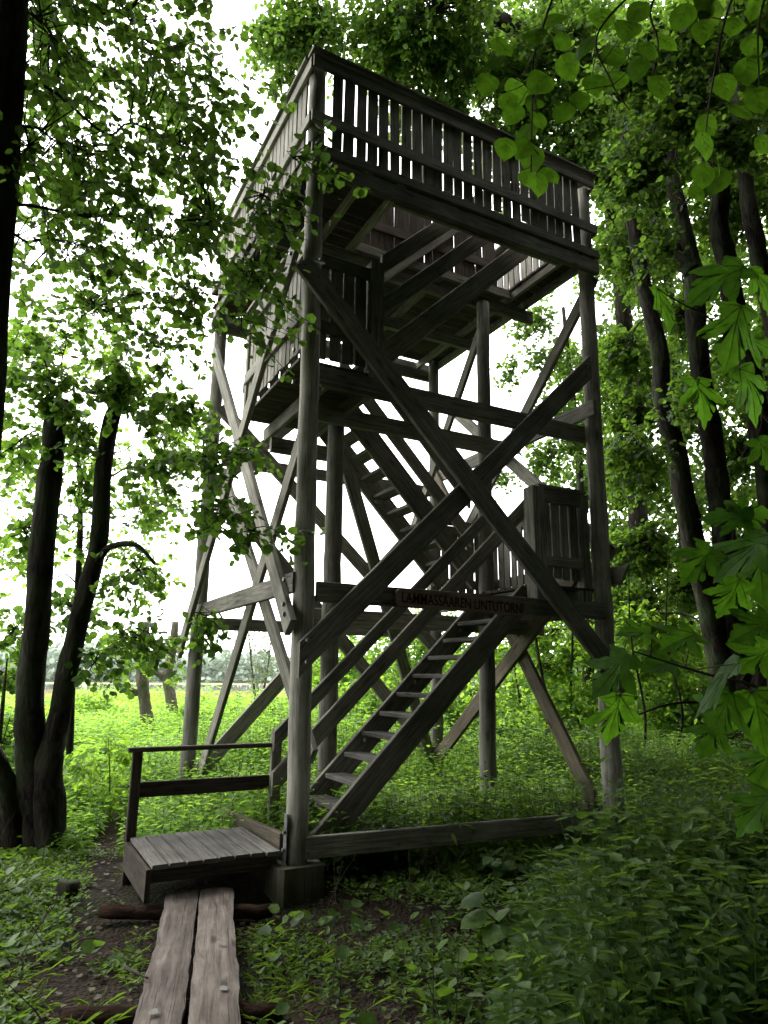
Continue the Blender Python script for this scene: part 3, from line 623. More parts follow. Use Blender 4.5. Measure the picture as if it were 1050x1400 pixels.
def tree(name, label, cat, stems, blobs, leaf='round', mat='alder', bark='bark', size=.07, per=16, seed=0, group=None, base=None, spray=.45, droop=.35, twigs=True, limb_r=.022, limbs=True, width=1.0, sizevar=.28, up=.9, dens=1.0, clump=.55, limb_min=16):
    """stems: list of (points, radii); blobs: (centre, radii along right/up/forward, sprays)"""
    rg = np.random.default_rng(seed)
    if base is None: base = stems[0][0][0]
    root = thing(name, label, cat, base, group)
    tb = MB(seed); allp = []
    for pts, rad in stems:
        sp = smooth_path(pts, 6); rr = np.interp(np.linspace(0, 1, len(sp)), np.linspace(0, 1, len(rad)), rad)
        rr = rr * (1 + rg.normal(0, .03, len(rr))); tb.tube(sp, rr, 18 if max(rad) > .06 else 7, True, .06); allp.append(sp)
    allp = np.vstack(allp)
    Ps, Ds, Ns, Ss = [], [], [], []
    R3 = np.array([RH[0], RH[1], 0]); F3 = np.array([FH[0], FH[1], 0])
    for (c, r, n) in blobs:
        n = max(3, int(n * dens)); g = unit(rg.normal(0, 1, (n, 3))) * (rg.uniform(0, 1, (n, 1)) ** .45)
        # clump: pull sprays towards a few sub-centres so that gaps open between them
        k = max(2, n // 9); cc = unit(rg.normal(0, 1, (k, 3))) * (rg.uniform(.1, 1, (k, 1)) ** .5); g = (1.05 - clump) * g + (.1 + clump) * cc[rg.integers(0, k, n)]
        p = c + g[:, :1] * r[0] * R3 + g[:, 1:2] * r[1] * Z + g[:, 2:] * r[2] * F3
        i0 = np.argmin(np.linalg.norm(allp - (c + np.array([0, 0, -.3 * r[1]])), axis=1)); anchor = allp[i0]
        if limbs and n >= limb_min:
            far = c + unit(c - anchor) * r.mean() * .6
            dl = np.linalg.norm(c - anchor)
            wp = [anchor + (c - anchor) * q + np.array([0, 0, .10 * dl * math.sin(3.1 * q)]) * rg.uniform(-.3, 1.1) + rg.normal(0, .045 * dl, 3) * math.sin(3.1 * q) for q in (.25, .5, .75)]
            lp = smooth_path([anchor] + wp + [c, far], 5); lr = np.linspace(limb_r * (1 + .12 * dl), .004, len(lp)); tb.tube(lp, lr, 6, False)
        else: lp = np.array([c])
        ax_ = unit((p - anchor) * np.array([1, 1, .5]) + rg.normal(0, .45, (n, 3)) * np.linalg.norm(p - anchor, axis=1, keepdims=True)); ax_[:, 2] -= droop; ax_ = unit(ax_)
        ln = spray * rg.uniform(.5, 1.3, n)
        if twigs:
            for q in range(n):
                j = np.argmin(np.linalg.norm(lp - p[q], axis=1)); e = p[q] + ax_[q] * ln[q]
                mid = (lp[j] + p[q]) / 2 + rg.normal(0, .03, 3)
                tb.tube(np.array([lp[j], mid, p[q], e]), [.006, .005, .004, .002], 3, False)
        t = rg.uniform(0, 1, (n, per)); side = np.where(np.arange(per) % 2, 1, -1)
        perp = unit(np.cross(ax_, Z + rg.normal(0, .2, (n, 3))))
        pos = p[:, None] + ax_[:, None] * (t * ln[:, None])[..., None] + rg.normal(0, .035 * spray / .45, (n, per, 3))
        dr = ax_[:, None] * .5 + perp[:, None] * side[None, :, None] * .8 + rg.normal(0, .45, (n, per, 3)); dr[..., 2] -= droop * 1.1
        nr = rg.normal(0, .6, (n, per, 3)); nr[..., 2] += up
        Ps.append(pos.reshape(-1, 3)); Ds.append(dr.reshape(-1, 3)); Ns.append(nr.reshape(-1, 3)); Ss.append(size * np.clip(rg.normal(1, sizevar, n * per), .45, 1.6))
    tb.build('trunk', M[bark], root, smooth=True)
    if Ps:
        Ps, Ds, Ns, Ss = np.vstack(Ps), np.vstack(Ds), np.vstack(Ns), np.concatenate(Ss); kp = np.linalg.norm(Ps - CAM, axis=1) > (3.0 if seed >= 700 else 1.0)
        leaves('crown', Ps[kp], Ds[kp], Ns[kp], Ss[kp], leaf, M[mat], root, rg, width)
    return root
def ST(*pts): return [at(*p) for p in pts]
def BL(px, py, d, rx, ry, rd, n): c, r = blob_axes(px, py, d, rx, ry, rd); return (c, r, n)

# --- left: alder at the picture edge whose boughs hang before the tower
tree('alder_tree', 'dark alder trunk leaning at the left edge with boughs hanging over the tower corner', 'tree',
     [(ST((-95, 1230, 5.3), (-45, 800, 5.1), (-14, 450, 4.9), (2, 200, 4.8), (17, 0, 4.8), (45, -350, 5.0), (80, -800, 5.4)), [.16, .13, .12, .115, .11, .09, .05])],
     [BL(80, 60, 5.4, 110, 95, .7, 62), BL(200, 60, 5.7, 110, 100, .8, 66), BL(100, 200, 5.3, 120, 85, .7, 60), BL(235, 190, 5.6, 105, 90, .7, 56), BL(80, 330, 5.4, 110, 80, .7, 42), BL(210, 320, 5.6, 110, 80, .7, 50),
      BL(290, 300, 5.4, 65, 85, .5, 24), BL(130, 420, 5.7, 140, 55, .6, 28), BL(270, 400, 5.5, 75, 50, .4, 14), BL(360, 265, 4.7, 42, 62, .18, 11), BL(345, 370, 4.7, 42, 65, .18, 12), BL(400, 215, 4.6, 22, 28, .15, 5), BL(330, 430, 4.7, 35, 28, .2, 6),
      BL(320, 105, 5.6, 60, 25, .3, 4), BL(40, 200, 5.0, 60, 140, .6, 22), BL(200, 470, 5.9, 90, 30, .4, 9), BL(150, -140, 5.6, 180, 120, 1.0, 60), BL(20, -60, 5.2, 120, 140, .8, 40)],
     size=.056, per=15, seed=1, spray=.38, droop=.4, dens=1.12, limb_r=.012, limb_min=40, clump=.22)
tree('alder_tree', 'young bright leaved alder behind the two topped stems at the left', 'tree',
     [(ST((93, 1100, 9.2), (100, 900, 9.2), (110, 700, 9.2), (100, 520, 9.2)), [.05, .045, .035, .015])],
     [BL(50, 475, 9.2, 65, 38, .5, 30), BL(150, 500, 9.4, 60, 30, .5, 18), BL(225, 600, 9.0, 55, 50, .5, 34), BL(130, 630, 9.4, 55, 60, .5, 30), BL(30, 640, 9.4, 50, 60, .5, 26), BL(205, 690, 9.0, 55, 45, .5, 26), BL(30, 770, 9.4, 50, 60, .5, 26), BL(190, 780, 9.2, 50, 45, .5, 18), BL(120, 750, 9.4, 45, 60, .5, 18), BL(30, 870, 9.2, 45, 40, .5, 18), BL(150, 880, 9.2, 55, 30, .4, 16)],
     mat='shrub', size=.060, per=15, seed=21, spray=.36, droop=.4, dens=1.5, limb_r=.010, limb_min=30, clump=.25)
# --- left: two stemmed topped alder
tree('alder_tree', 'topped alder with two dark stems rising from one base beside the path on the left', 'tree',
     [(ST((58, 1165, 6.35), (44, 1050, 6.4), (41, 964, 6.4), (51, 836, 6.45), (64, 686, 6.5), (74, 600, 6.5), (79, 545, 6.5)), [.165, .14, .122, .112, .107, .10, .092]),
      (ST((70, 1165, 6.3), (66, 1060, 6.35), (77, 998, 6.4), (94, 912, 6.4), (111, 835, 6.45), (133, 750, 6.5), (142, 640, 6.5), (152, 575, 6.55), (172, 535, 6.6)), [.15, .125, .098, .090, .086, .080, .076, .07, .06]),
      (ST((131, 770, 6.45), (150, 748, 6.4), (185, 745, 6.3), (212, 770, 6.25)), [.035, .03, .025, .012]),
      (ST((20, 1165, 6.3), (8, 1080, 6.3), (-20, 1010, 6.3), (-50, 930, 6.3)), [.13, .10, .09, .08])],
     [BL(78, 540, 6.4, 28, 22, .2, 9), BL(165, 540, 6.4, 28, 22, .2, 9), BL(110, 600, 6.3, 35, 45, .2, 7), BL(70, 520, 6.4, 60, 40, .4, 20), BL(160, 525, 6.3, 45, 32, .3, 16), BL(90, 470, 6.6, 70, 35, .4, 16), BL(230, 560, 6.2, 65, 40, .4, 14), BL(205, 640, 6.4, 60, 45, .4, 15), BL(275, 625, 5.6, 45, 45, .3, 14), BL(290, 700, 5.5, 45, 35, .3, 9), BL(345, 725, 5.3, 25, 22, .15, 4),
      BL(30, 600, 6.9, 60, 50, .4, 13), BL(30, 720, 7.0, 60, 60, .4, 13), BL(190, 780, 6.3, 40, 50, .3, 9), BL(100, 830, 6.9, 60, 40, .4, 11), BL(190, 870, 6.6, 80, 28, .4, 14), BL(272, 838, 6.3, 22, 22, .15, 6), BL(20, 860, 7.2, 50, 40, .4, 10), BL(110, 660, 6.8, 40, 60, .3, 10), BL(130, 905, 6.5, 40, 35, .3, 8)],
     size=.064, per=15, seed=2, spray=.38, droop=.45, dens=1.6, limb_r=.011, limb_min=24, clump=.3)
tree('pollarded_tree', 'pale grey topped trunk with broken side stubs standing in the meadow', 'tree',
     [(ST((203, 1008, 14.5), (198, 960, 14.5), (194, 910, 14.5), (199, 850, 14.5)), [.16, .12, .115, .09]), (ST((196, 925, 14.5), (187, 903, 14.4), (184, 900, 14.4)), [.05, .045, .04]), (ST((198, 952, 14.5), (178, 942, 14.4), (168, 935, 14.3)), [.06, .05, .035])],
     [BL(178, 925, 14, 20, 25, .3, 5), BL(195, 865, 14.5, 30, 18, .3, 7)], bark='bark_grey', mat='shrub', size=.10, per=12, seed=3, spray=.4)
tree('pollarded_tree', 'darker forked trunk with ivy like shoots just left of the tower back post', 'tree',
     [(ST((240, 995, 17), (233, 950, 17), (229, 925, 17), (236, 885, 17), (240, 850, 17)), [.16, .13, .12, .10, .08]), (ST((230, 932, 17), (218, 922, 16.9), (205, 916, 16.8)), [.09, .07, .06])],
     [BL(243, 900, 16.8, 10, 40, .2, 9), BL(240, 860, 17, 25, 22, .4, 10)], bark='bark_grey', mat='shrub', size=.10, per=12, seed=4, spray=.35)
tree('shrub', 'dark leafy shrub in the far left corner behind the alder base', 'shrub', [(ST((-10, 1120, 8.5), (0, 1000, 8.6), (10, 900, 8.7)), [.04, .03, .01])],
     [BL(5, 1010, 8.6, 40, 70, .5, 34), BL(0, 920, 9, 40, 40, .5, 18)], mat='alder', size=.08, per=12, seed=5, spray=.35)
tree('shrub', 'tall bright green shrub standing between the two stemmed alder and the meadow', 'shrub', [(ST((150, 1120, 7.6), (150, 1060, 7.6), (148, 1010, 7.6)), [.007, .006, .003])],
     [BL(140, 1060, 7.6, 45, 45, .4, 26), BL(160, 1020, 8.2, 30, 25, .3, 10)], mat='shrub', leaf='oval', size=.075, per=14, seed=6, spray=.3, twigs=False, width=1.1, limbs=False, dens=1.8)
tree('willow', 'thin pale leaved willow bush beyond the tower beside the reeds', 'shrub',
     [(ST((352, 985, 20), (345, 920, 20), (338, 850, 20)), [.05, .035, .01]), (ST((352, 985, 20), (365, 920, 20), (372, 860, 20)), [.04, .03, .01])],
     [BL(345, 880, 20, 28, 40, .6, 34), BL(362, 930, 20, 22, 30, .5, 18), BL(330, 850, 20.5, 22, 20, .5, 10)], leaf='long', mat='willow', bark='bark_grey', size=.11, per=13, seed=7, spray=.5, droop=.3)

# --- right: alders of the wood
tree('alder_tree', 'tall twin stemmed alder leaning left, its dark trunks right of the tower', 'tree',
     [(ST((1012, 1085, 9.6), (992, 930, 9.6), (968, 819, 9.6), (950, 751, 9.7), (938, 690, 9.7), (924, 620, 9.8), (906, 545, 9.8), (900, 470, 9.9), (880, 390, 10), (858, 250, 10.2), (845, 60, 10.5)), [.26, .19, .165, .155, .15, .14, .125, .115, .10, .08, .04]),
      (ST((1030, 1085, 9.5), (1014, 930, 9.5), (998, 790, 9.5), (988, 724, 9.5), (979, 640, 9.6), (967, 565, 9.6), (955, 490, 9.6), (950, 400, 9.7), (944, 355, 9.8), (932, 300, 9.8), (918, 230, 9.9), (905, 90, 10)), [.26, .18, .16, .15, .145, .14, .13, .13, .125, .10, .09, .05]),
      (ST((946, 372, 9.7), (924, 352, 9.8), (905, 318, 9.9), (892, 270, 10), (872, 160, 10.2)), [.11, .10, .09, .08, .04]),
      (ST((1060, 1090, 9.3), (1040, 1000, 9.3), (1046, 900, 9.3), (1075, 780, 9.3)), [.25, .17, .14, .12])],
     [BL(875, 250, 9.1, 60, 70, .4, 26), BL(930, 160, 9.0, 70, 70, .4, 30), BL(860, 110, 9.3, 60, 70, .4, 28), BL(940, 60, 9.0, 80, 60, .4, 28), BL(900, 350, 9.2, 40, 40, .3, 7), BL(985, 200, 8.6, 50, 60, .4, 16), BL(1020, 90, 8.6, 60, 70, .4, 22), BL(920, 560, 9.2, 30, 30, .3, 3), BL(870, 620, 9.4, 50, 60, .4, 12), BL(870, 330, 11.5, 60, 60, .7, 50), BL(900, 200, 11.8, 70, 70, .8, 62), BL(850, 470, 11.7, 45, 45, .5, 25), BL(870, 560, 11.5, 50, 45, .5, 36), BL(868, 640, 11.5, 45, 45, .5, 34), BL(880, 740, 11.6, 50, 45, .6, 38), BL(870, 830, 11.6, 50, 40, .6, 36), BL(930, 800, 12.3, 60, 60, .6, 30), BL(950, 560, 12.3, 50, 80, .6, 30), BL(935, 430, 12.3, 60, 50, .5, 26), BL(840, 120, 12.1, 60, 70, .8, 60), BL(840, 230, 11.9, 35, 50, .5, 36)],
     mat='wood_leaf', size=.072, per=15, seed=11, spray=.42, dens=4.4, clump=.35, limb_r=.016, limb_min=70)
tree('alder_tree', 'straight dark alder trunk at the right edge behind the maple leaves', 'tree',
     [(ST((1075, 1090, 9.0), (1062, 800, 9.1), (1045, 642, 9.2), (1036, 570, 9.2), (1020, 483, 9.2), (1003, 418, 9.2), (996, 367, 9.2), (984, 316, 9.3), (985, 251, 9.3), (979, 190, 9.4), (972, 40, 9.6)), [.2, .14, .13, .13, .13, .135, .13, .12, .11, .10, .05])],
     [BL(990, 280, 11.5, 60, 80, .7, 46), BL(1020, 120, 10.6, 70, 80, .8, 60), BL(1010, 620, 11.6, 45, 60, .5, 26), BL(1020, 760, 11.2, 40, 70, .5, 26), BL(1010, 480, 11.6, 45, 50, .5, 20), BL(960, 130, 10.8, 60, 80, .7, 56)],
     mat='wood_leaf', size=.072, per=15, seed=12, spray=.42, dens=4.4, clump=.35, limb_r=.016, limb_min=70)
tree('alder_tree', 'partly hidden alder trunk curving in from the right edge above the maple leaves', 'tree',
     [(ST((1180, 1090, 9.6), (1110, 700, 9.8), (1052, 420, 10), (1038, 354, 10), (1026, 290, 10.1), (1012, 190, 10.2), (1000, 50, 10.4)), [.2, .14, .12, .115, .11, .09, .05])],
     [BL(1045, 250, 11.6, 40, 60, .6, 26), BL(1060, 400, 11.6, 40, 70, .5, 20), BL(1060, 560, 11.6, 40, 70, .5, 20), BL(1060, 60, 11.0, 60, 80, .7, 40)],
     mat='wood_leaf', size=.072, per=15, seed=13, spray=.42, dens=4.2, clump=.35, limb_r=.016, limb_min=70)
tree('alder_tree', 'leaning alder behind the tower whose crown spreads over the top deck', 'tree',
     [(ST((890, 1035, 14), (882, 850, 14), (868, 640, 14), (850, 400, 13.6), (815, 180, 13), (745, 70, 12.4), (700, 35, 12), (640, 8, 11.8), (560, -60, 11.5), (480, -200, 11.4)), [.24, .19, .17, .15, .14, .13, .125, .12, .10, .05])],
     [BL(440, 30, 11.5, 70, 50, .8, 52), BL(540, 50, 11.8, 80, 60, .9, 74), BL(640, 80, 12.2, 80, 65, .9, 84), BL(730, 120, 12.4, 70, 80, .9, 84), BL(790, 200, 12.6, 50, 70, .8, 56), BL(385, 55, 11.4, 40, 45, .5, 18), BL(600, 10, 11.2, 120, 50, .9, 60), BL(780, 60, 11.8, 70, 70, .9, 66),
      BL(600, 150, 12.5, 80, 50, .7, 40), BL(700, 210, 13, 80, 50, .7, 44), BL(770, 260, 13, 50, 50, .6, 26), BL(400, 100, 11.5, 22, 22, .3, 5), BL(450, -120, 11.4, 150, 90, 1.2, 60), BL(700, -120, 11.4, 200, 90, 1.4, 80)],
     mat='wood_leaf', size=.076, per=15, seed=14, spray=.45, dens=3.7, clump=.3, limb_r=.02, limb_min=200)
tree('alder_tree', 'slimmer alder behind the right corner post with sky showing through its leaves', 'tree',
     [(ST((805, 1015, 16), (800, 850, 16), (792, 640, 16), (770, 420, 16)), [.12, .10, .08, .04])],
     [BL(735, 440, 15, 38, 30, .5, 30), BL(760, 490, 15, 45, 30, .5, 32), BL(700, 500, 15, 22, 22, .4, 9), BL(790, 600, 15, 60, 60, .7, 62), BL(740, 630, 15, 35, 45, .5, 30), BL(690, 650, 15.5, 30, 25, .4, 12), BL(830, 480, 14, 35, 50, .5, 30), BL(770, 560, 15, 40, 35, .5, 20)],
     mat='wood_leaf', size=.078, per=15, seed=15, spray=.45, dens=1.8, clump=.35, limb_r=.016, limb_min=70)
bk = [BL(x, y, 16.5 + .4 * (i % 3), 85, 75, 1.2, 290) for i, (x, y) in enumerate(((850, 60), (960, 60), (1070, 80), (860, 210), (980, 220), (1080, 240), (880, 360), (990, 370), (1090, 400), (890, 500), (990, 520), (1090, 540), (900, 650), (1000, 670), (1090, 690), (900, 780), (1000, 810), (1090, 820), (960, 910), (1060, 930), (740, 40), (850, 880), (825, 520), (830, 640), (830, 760)))]
tree('alder_tree', 'dense leafy alder deeper in the wood with a crown filling the gaps between dark trunks', 'tree',
     [(ST((940, 1010, 16.5), (935, 700, 16.5), (915, 400, 16.5), (880, 100, 16.5)), [.17, .14, .11, .05]), (ST((1080, 1010, 16.5), (1060, 700, 16.5), (1040, 400, 16.5), (1010, 100, 16.5)), [.17, .14, .11, .05])],
     bk, mat='wood_leaf', size=.088, per=15, seed=19, spray=.5, clump=.3, limb_r=.02, limb_min=90, twigs=False)
# the understorey beyond the tower: saplings and bushes
SG = 'slender saplings in the wood beyond the tower'
sap = [(745, 1030, 880, 11.5, 'slender dark sapling seen between the crossed right hand braces', .035), (787, 1030, 850, 12, 'thin bent sapling just left of the right corner post', .025), (812, 1000, 860, 13, 'thin upright sapling touching the right corner post', .022),
       (880, 1045, 870, 10.5, 'thin sapling right of the corner post under the maple leaves', .022), (712, 1010, 900, 13, 'twiggy sapling beside the stair support post', .02), (925, 1030, 880, 10.5, 'thin leaning sapling in front of the twin stemmed alder', .022)]
for i, (x, y0, y1, d, lab, r) in enumerate(sap):
    rg = np.random.default_rng(500 + i); j = rg.normal(0, 6, 4)
    tree('sapling', lab, 'sapling', [(ST((x, y0, d), (x + j[0], y0 * .6 + y1 * .4, d), (x - 6 + j[1], y1, d), (x - 14 + j[2], y1 - 110, d)), [r, r * .9, r * .7, r * .3])],
         [BL(x + j[3] * 2, 905 - 10 * (i % 3), d + .6, 42, 30, .5, 15), BL(x - 20 + j[0], 860, d + .4, 45, 35, .5, 16)], mat='shrub', size=.085, per=11, seed=520 + i, spray=.35, group=SG, limb_r=.008, dens=2.2)
BG = 'bright bushes in the undergrowth beyond the tower'
bush = [(470, 905, 15, 45, 45, 44, 'bright bush seen behind the left stair support post'), (545, 930, 17, 50, 45, 46, 'bright bush seen through the lower stair flight'), (640, 900, 18, 50, 50, 50, 'bright bush under the stairs near the back corner post'),
        (430, 930, 19, 30, 40, 28, 'bright bush just right of the front corner post'), (720, 940, 17, 60, 45, 60, 'bright bush between the stair support post and the right braces'), (790, 900, 18, 55, 60, 66, 'tall bright bush behind the right hand crossed braces'), (590, 860, 22, 45, 40, 34, 'paler bush high behind the middle of the lower stairs'),
        (870, 930, 15, 55, 45, 56, 'leafy bush in shade right of the right corner post'), (950, 960, 13, 55, 45, 56, 'leafy bush at the foot of the twin stemmed alder'), (840, 800, 18, 60, 50, 56, 'tall leafy thicket behind the upper part of the right corner post'), (760, 830, 20, 60, 45, 50, 'tall thicket behind the lower landing beam'), (700, 870, 22, 50, 40, 40, 'paler thicket behind the stair top and sign')]
bush += [(500, 960, 12.5, 55, 40, 40, 'leafy bright bush rising behind the stair treads'), (610, 975, 12, 50, 40, 40, 'leafy bright bush left of the stair support post base'), (690, 985, 11, 45, 35, 34, 'leafy bright bush between the stair support post and the leaning right brace'), (790, 970, 12, 60, 50, 50, 'tall leafy bush close behind the right corner post'), (900, 890, 13, 60, 60, 60, 'tall leafy bush right of the corner post below the alder trunks'), (1010, 900, 14, 60, 70, 60, 'tall leafy bush at the right edge behind the maple'), (560, 880, 16, 60, 40, 44, 'tall bright bush seen above the lower stair stringers'), (450, 870, 20, 40, 40, 34, 'tall pale bush seen between the left support post and the corner post'),
         (25, 985, 12, 45, 30, 30, 'low bright bush at the left edge of the meadow'), (265, 985, 15, 30, 22, 20, 'low bright bush behind the darker forked trunk'), (325, 990, 16, 30, 20, 20, 'low bright bush seen beside the left tower brace'), (120, 965, 18, 40, 16, 20, 'low bright bush before the reeds on the left'), (380, 975, 16, 28, 25, 20, 'low bright bush close left of the front corner post')]
for i, (x, y, d, rx, ry, n, lab) in enumerate(bush):
    yb = 925 + 1.45 / d * FPX
    tree('bush', lab, 'bush', [(ST((x, yb, d), (x + 4, (y + yb) / 2, d), (x - 3, y, d)), [.03, .025, .012])],
         [BL(x, y, d, rx, ry, .9, n), BL(x + 10, (y + yb) / 2, d - .3, rx * .9, max(18, (yb - y) * .35), .8, n * .55)], mat='shrub', size=.07, per=16, seed=600 + i, spray=.45, group=BG, limb_r=.012, twigs=False, dens=3.6)
# unseen trees around the viewer, added to shade the foreground
SHADE = [(-3.4, -2.2, 7.6, 1.0), (.4, -1.8, 8.2, 1.0), (3.6, -.8, 7.8, 1.0), (-6.4, -1.8, 8.0, .95), (-3.0, -6.0, 8.0, 1.1), (1.2, -6.0, 8.5, 1.1), (5.2, -4.6, 8.0, 1.1), (7.6, .4, 8.0, 1.0), (8.8, 4.6, 8.6, 1.0), (-8.5, -5.5, 8.0, 1.1), (-.8, .7, 10.5, .85), (3.2, 1.6, 11.0, .85),
         (8.6, 7.6, 8.6, 1.0), (10.5, 11.0, 8.6, 1.0), (-6.8, 1.6, 7.5, .9), (-6, -11, 8, 1.4), (-1, -11.5, 8, 1.4), (4.5, -10.5, 8, 1.4), (9.5, -8, 8, 1.4), (12.5, -2, 8, 1.4), (-11.5, -9, 8, 1.3)]
for i, (l, f, h, k) in enumerate(SHADE):
    x, y = xy(l, min(f, -1.5) if abs(l) < 3.5 else f); b = np.array([x, y, float(gh(np.array(x), np.array(y)))]); x2, y2 = xy(l, f); tp = np.array([x2, y2, b[2]])
    R = 2.7 * k; bl = [(tp + np.array([0, 0, h]), np.array([R, 1.7, R]), 240 * k)]
    if i == 1: bl += [(np.array([*xy(a, c), b[2] + z]), np.array([2.0, .9, 2.0]), 190) for a, c, z in ((-2.6, 1.5, 8.6), (0, 1.3, 8.6), (2.6, 1.4, 8.6), (-2.4, 3.5, 9.8), (.2, 3.7, 9.9), (2.8, 3.5, 9.8), (5.2, 3.4, 9.3), (5.6, 6.2, 9.6), (-5.0, 3.0, 9.2))]  # flat overhead crowns added out of view to darken the foreground
    if f < -1 or l > 5: bl += [(b + np.array([0, 0, h * .62]), np.array([2.4, 1.6, 2.2]) * k, 190 * k), (b + np.array([0, 0, h * .25]), np.array([2.4, 1.5, 1.8]) * k, 150 * k)]
    tree('alder_tree', 'unseen leafy alder added around the viewer for shade', 'tree', [([b, b * .5 + tp * .5 + (.1, .1, h * .5), tp + (0, .2, h * 1.05)], [.18, .15, .06])], bl,
         mat='alder_dark', size=.28, per=15, seed=700 + i, spray=.8, group='unseen alders added for shade', twigs=False, clump=.15, limbs=False)

# ------------------------------------------------------------------ young maple and hazel close to the viewer
def maple_outline():
    half = [(0.0, 0.015), (-.05, .10), (-.02, .22), (.03, .40), (.10, .30), (.17, .26), (.21, .185), (.27, .33), (.33, .37), (.40, .47), (.54, .57), (.555, .44), (.53, .35), (.52, .27), (.44, .145), (.55, .165), (.60, .26), (.675, .265), (.71, .17), (.79, .17), (.84, .085), (1.0, 0.0)]
    return half
def big_leaf(mb, p, d, n, s, kind, rg, veins=None):
    """one curved blade with shared vertices; veins collects raised ribs"""
    d = unit(d); b = unit(np.cross(n, d)); n = np.cross(d, b); t = rg.uniform(0, 1); ph = rg.uniform(0, 6.28, 3); curl = rg.uniform(.10, .32)
    def surf(a, w): return p + s * (d * a + b * w + n * (.12 * abs(w) - .34 * w * w - curl * a * a + .025 * math.sin(7 * w + ph[0]) + .025 * math.sin(6 * a + ph[1])))
    def add(q): mb.v.append(q); return len(mb.v) - 1
    def face(ix): mb._face(tuple(ix), [(0, 0)] * len(ix), t)
    if kind == 'maple':
        half = []; raw = maple_outline()
        for (a0, w0), (a1, w1) in zip(raw[:-1], raw[1:]):
            for q in (0, .5): half.append((a0 + (a1 - a0) * q, w0 + (w1 - w0) * q + (.018 if q else 0)))
        half.append(raw[-1]); c = (.20, 0.0); out = []
        for sd in (1, -1):
            pts = half if sd > 0 else half[::-1][1:-1]
            for (a, w) in pts:
                j = rg.normal(0, .008, 2); out.append((a + j[0], max(0, w + j[1] * (w > .02)) * sd))
        rings = []
        for f in (.33, .66, 1.0): rings.append([add(surf(c[0] + (a - c[0]) * f, w * f)) for (a, w) in out])
        ci = add(surf(*c)); m = len(out)
        for k in range(m):
            k2 = (k + 1) % m; face((ci, rings[0][k], rings[0][k2]))
            for r in range(2): face((rings[r][k], rings[r + 1][k], rings[r + 1][k2], rings[r][k2]))
        tips = ((1.0, 0), (.56, .46 * 1.05), (.56, -.46 * 1.05), (.05, .38), (.05, -.38))
    else:
        m = 14; grid = []
        for k in range(m + 1):
            a = k / m; w = .45 * (math.sin(math.pi * min(1, a ** .74)) ** .72) if 0 < k < m else .004
            w *= 1 + .07 * (k % 2) + rg.normal(0, .012)
            if k == m - 1: w *= .55
            grid.append([add(surf(a, w * f)) for f in (-1, -.66, -.33, 0, .33, .66, 1)])
        for k in range(m):
            for f in range(6): face((grid[k][f], grid[k][f + 1], grid[k + 1][f + 1], grid[k + 1][f]))
        tips = ((.97, 0), (.42, .36), (.42, -.36), (.66, .30), (.66, -.30), (.86, .17), (.86, -.17))
    if veins is not None:
        mb.cur = 1
        for i, (a, w) in enumerate(tips):
            o = (.0, 0) if (kind == 'maple' or i == 0) else (a - .30, 0)
            for side in (1,):
                q = [surf(o[0] + (a * .93 - o[0]) * u, w * .93 * u) + n * s * .004 for u in (0, .35, .7, 1)]
                mb.tube(np.array(q), np.array([.0012, .001, .0008, .0004]) * (s / .15), 4, False)
        mb.cur = 0
def near_plant(name, label, cat, stem, twigs, leafs, kind, mat, seed, size):
    rg = np.random.default_rng(seed); root = thing(name, label, cat, stem[0][0]); tb = MB(seed)
    tb.tube(smooth_path(stem[0], 6), np.linspace(stem[1], stem[1] * .35, len(stem[0] * 6) - 5 if False else len(smooth_path(stem[0], 6))), 8, True)
    nodes = [smooth_path(stem[0], 6)]
    for tw in twigs:
        sp = smooth_path(ST(*tw), 8); tb.tube(sp, np.linspace(.006, .0022, len(sp)), 5, False); nodes.append(sp)
        j = nodes[0][np.argmin(np.linalg.norm(nodes[0] - sp[0], axis=1))]; tb.tube(np.array([j, (j + sp[0]) / 2 + (0, 0, .05), sp[0]]), [.010, .008, .006], 5, False)
    nd = np.vstack(nodes[1:]); mb = MB(seed + 1)
    for (x, y, d, sz, ang, tilt) in leafs:
        if kind == 'maple': sz *= rg.uniform(.62, .88)
        # ang: direction of the tip in the picture (deg, 0 right, -90 down); tilt: how far the blade is turned away
        c = at(x, y, d); a = math.radians(ang); dr = unit(RIGHT * math.cos(a) + UP * math.sin(a) + FWD * rg.normal(-.1, .3))
        nrm = unit(-FWD * (1 - tilt) + UP * (tilt + .15) + RIGHT * rg.normal(0, .25)); s = sz * d / FPX
        p = c - dr * s * .45; big_leaf(mb, p, dr, nrm, s, kind, rg, True)
        j = nd[np.argmin(np.linalg.norm(nd - p, axis=1))]
        tb.tube(np.array([j, (j + p) / 2 + rg.normal(0, .006, 3), p]), [.0022, .0018, .0014], 4, False)
    tb.build('stem', M['twig'], root, smooth=True); mb.build('crown', [M[mat], M['vein']], root, smooth=True)
    return root
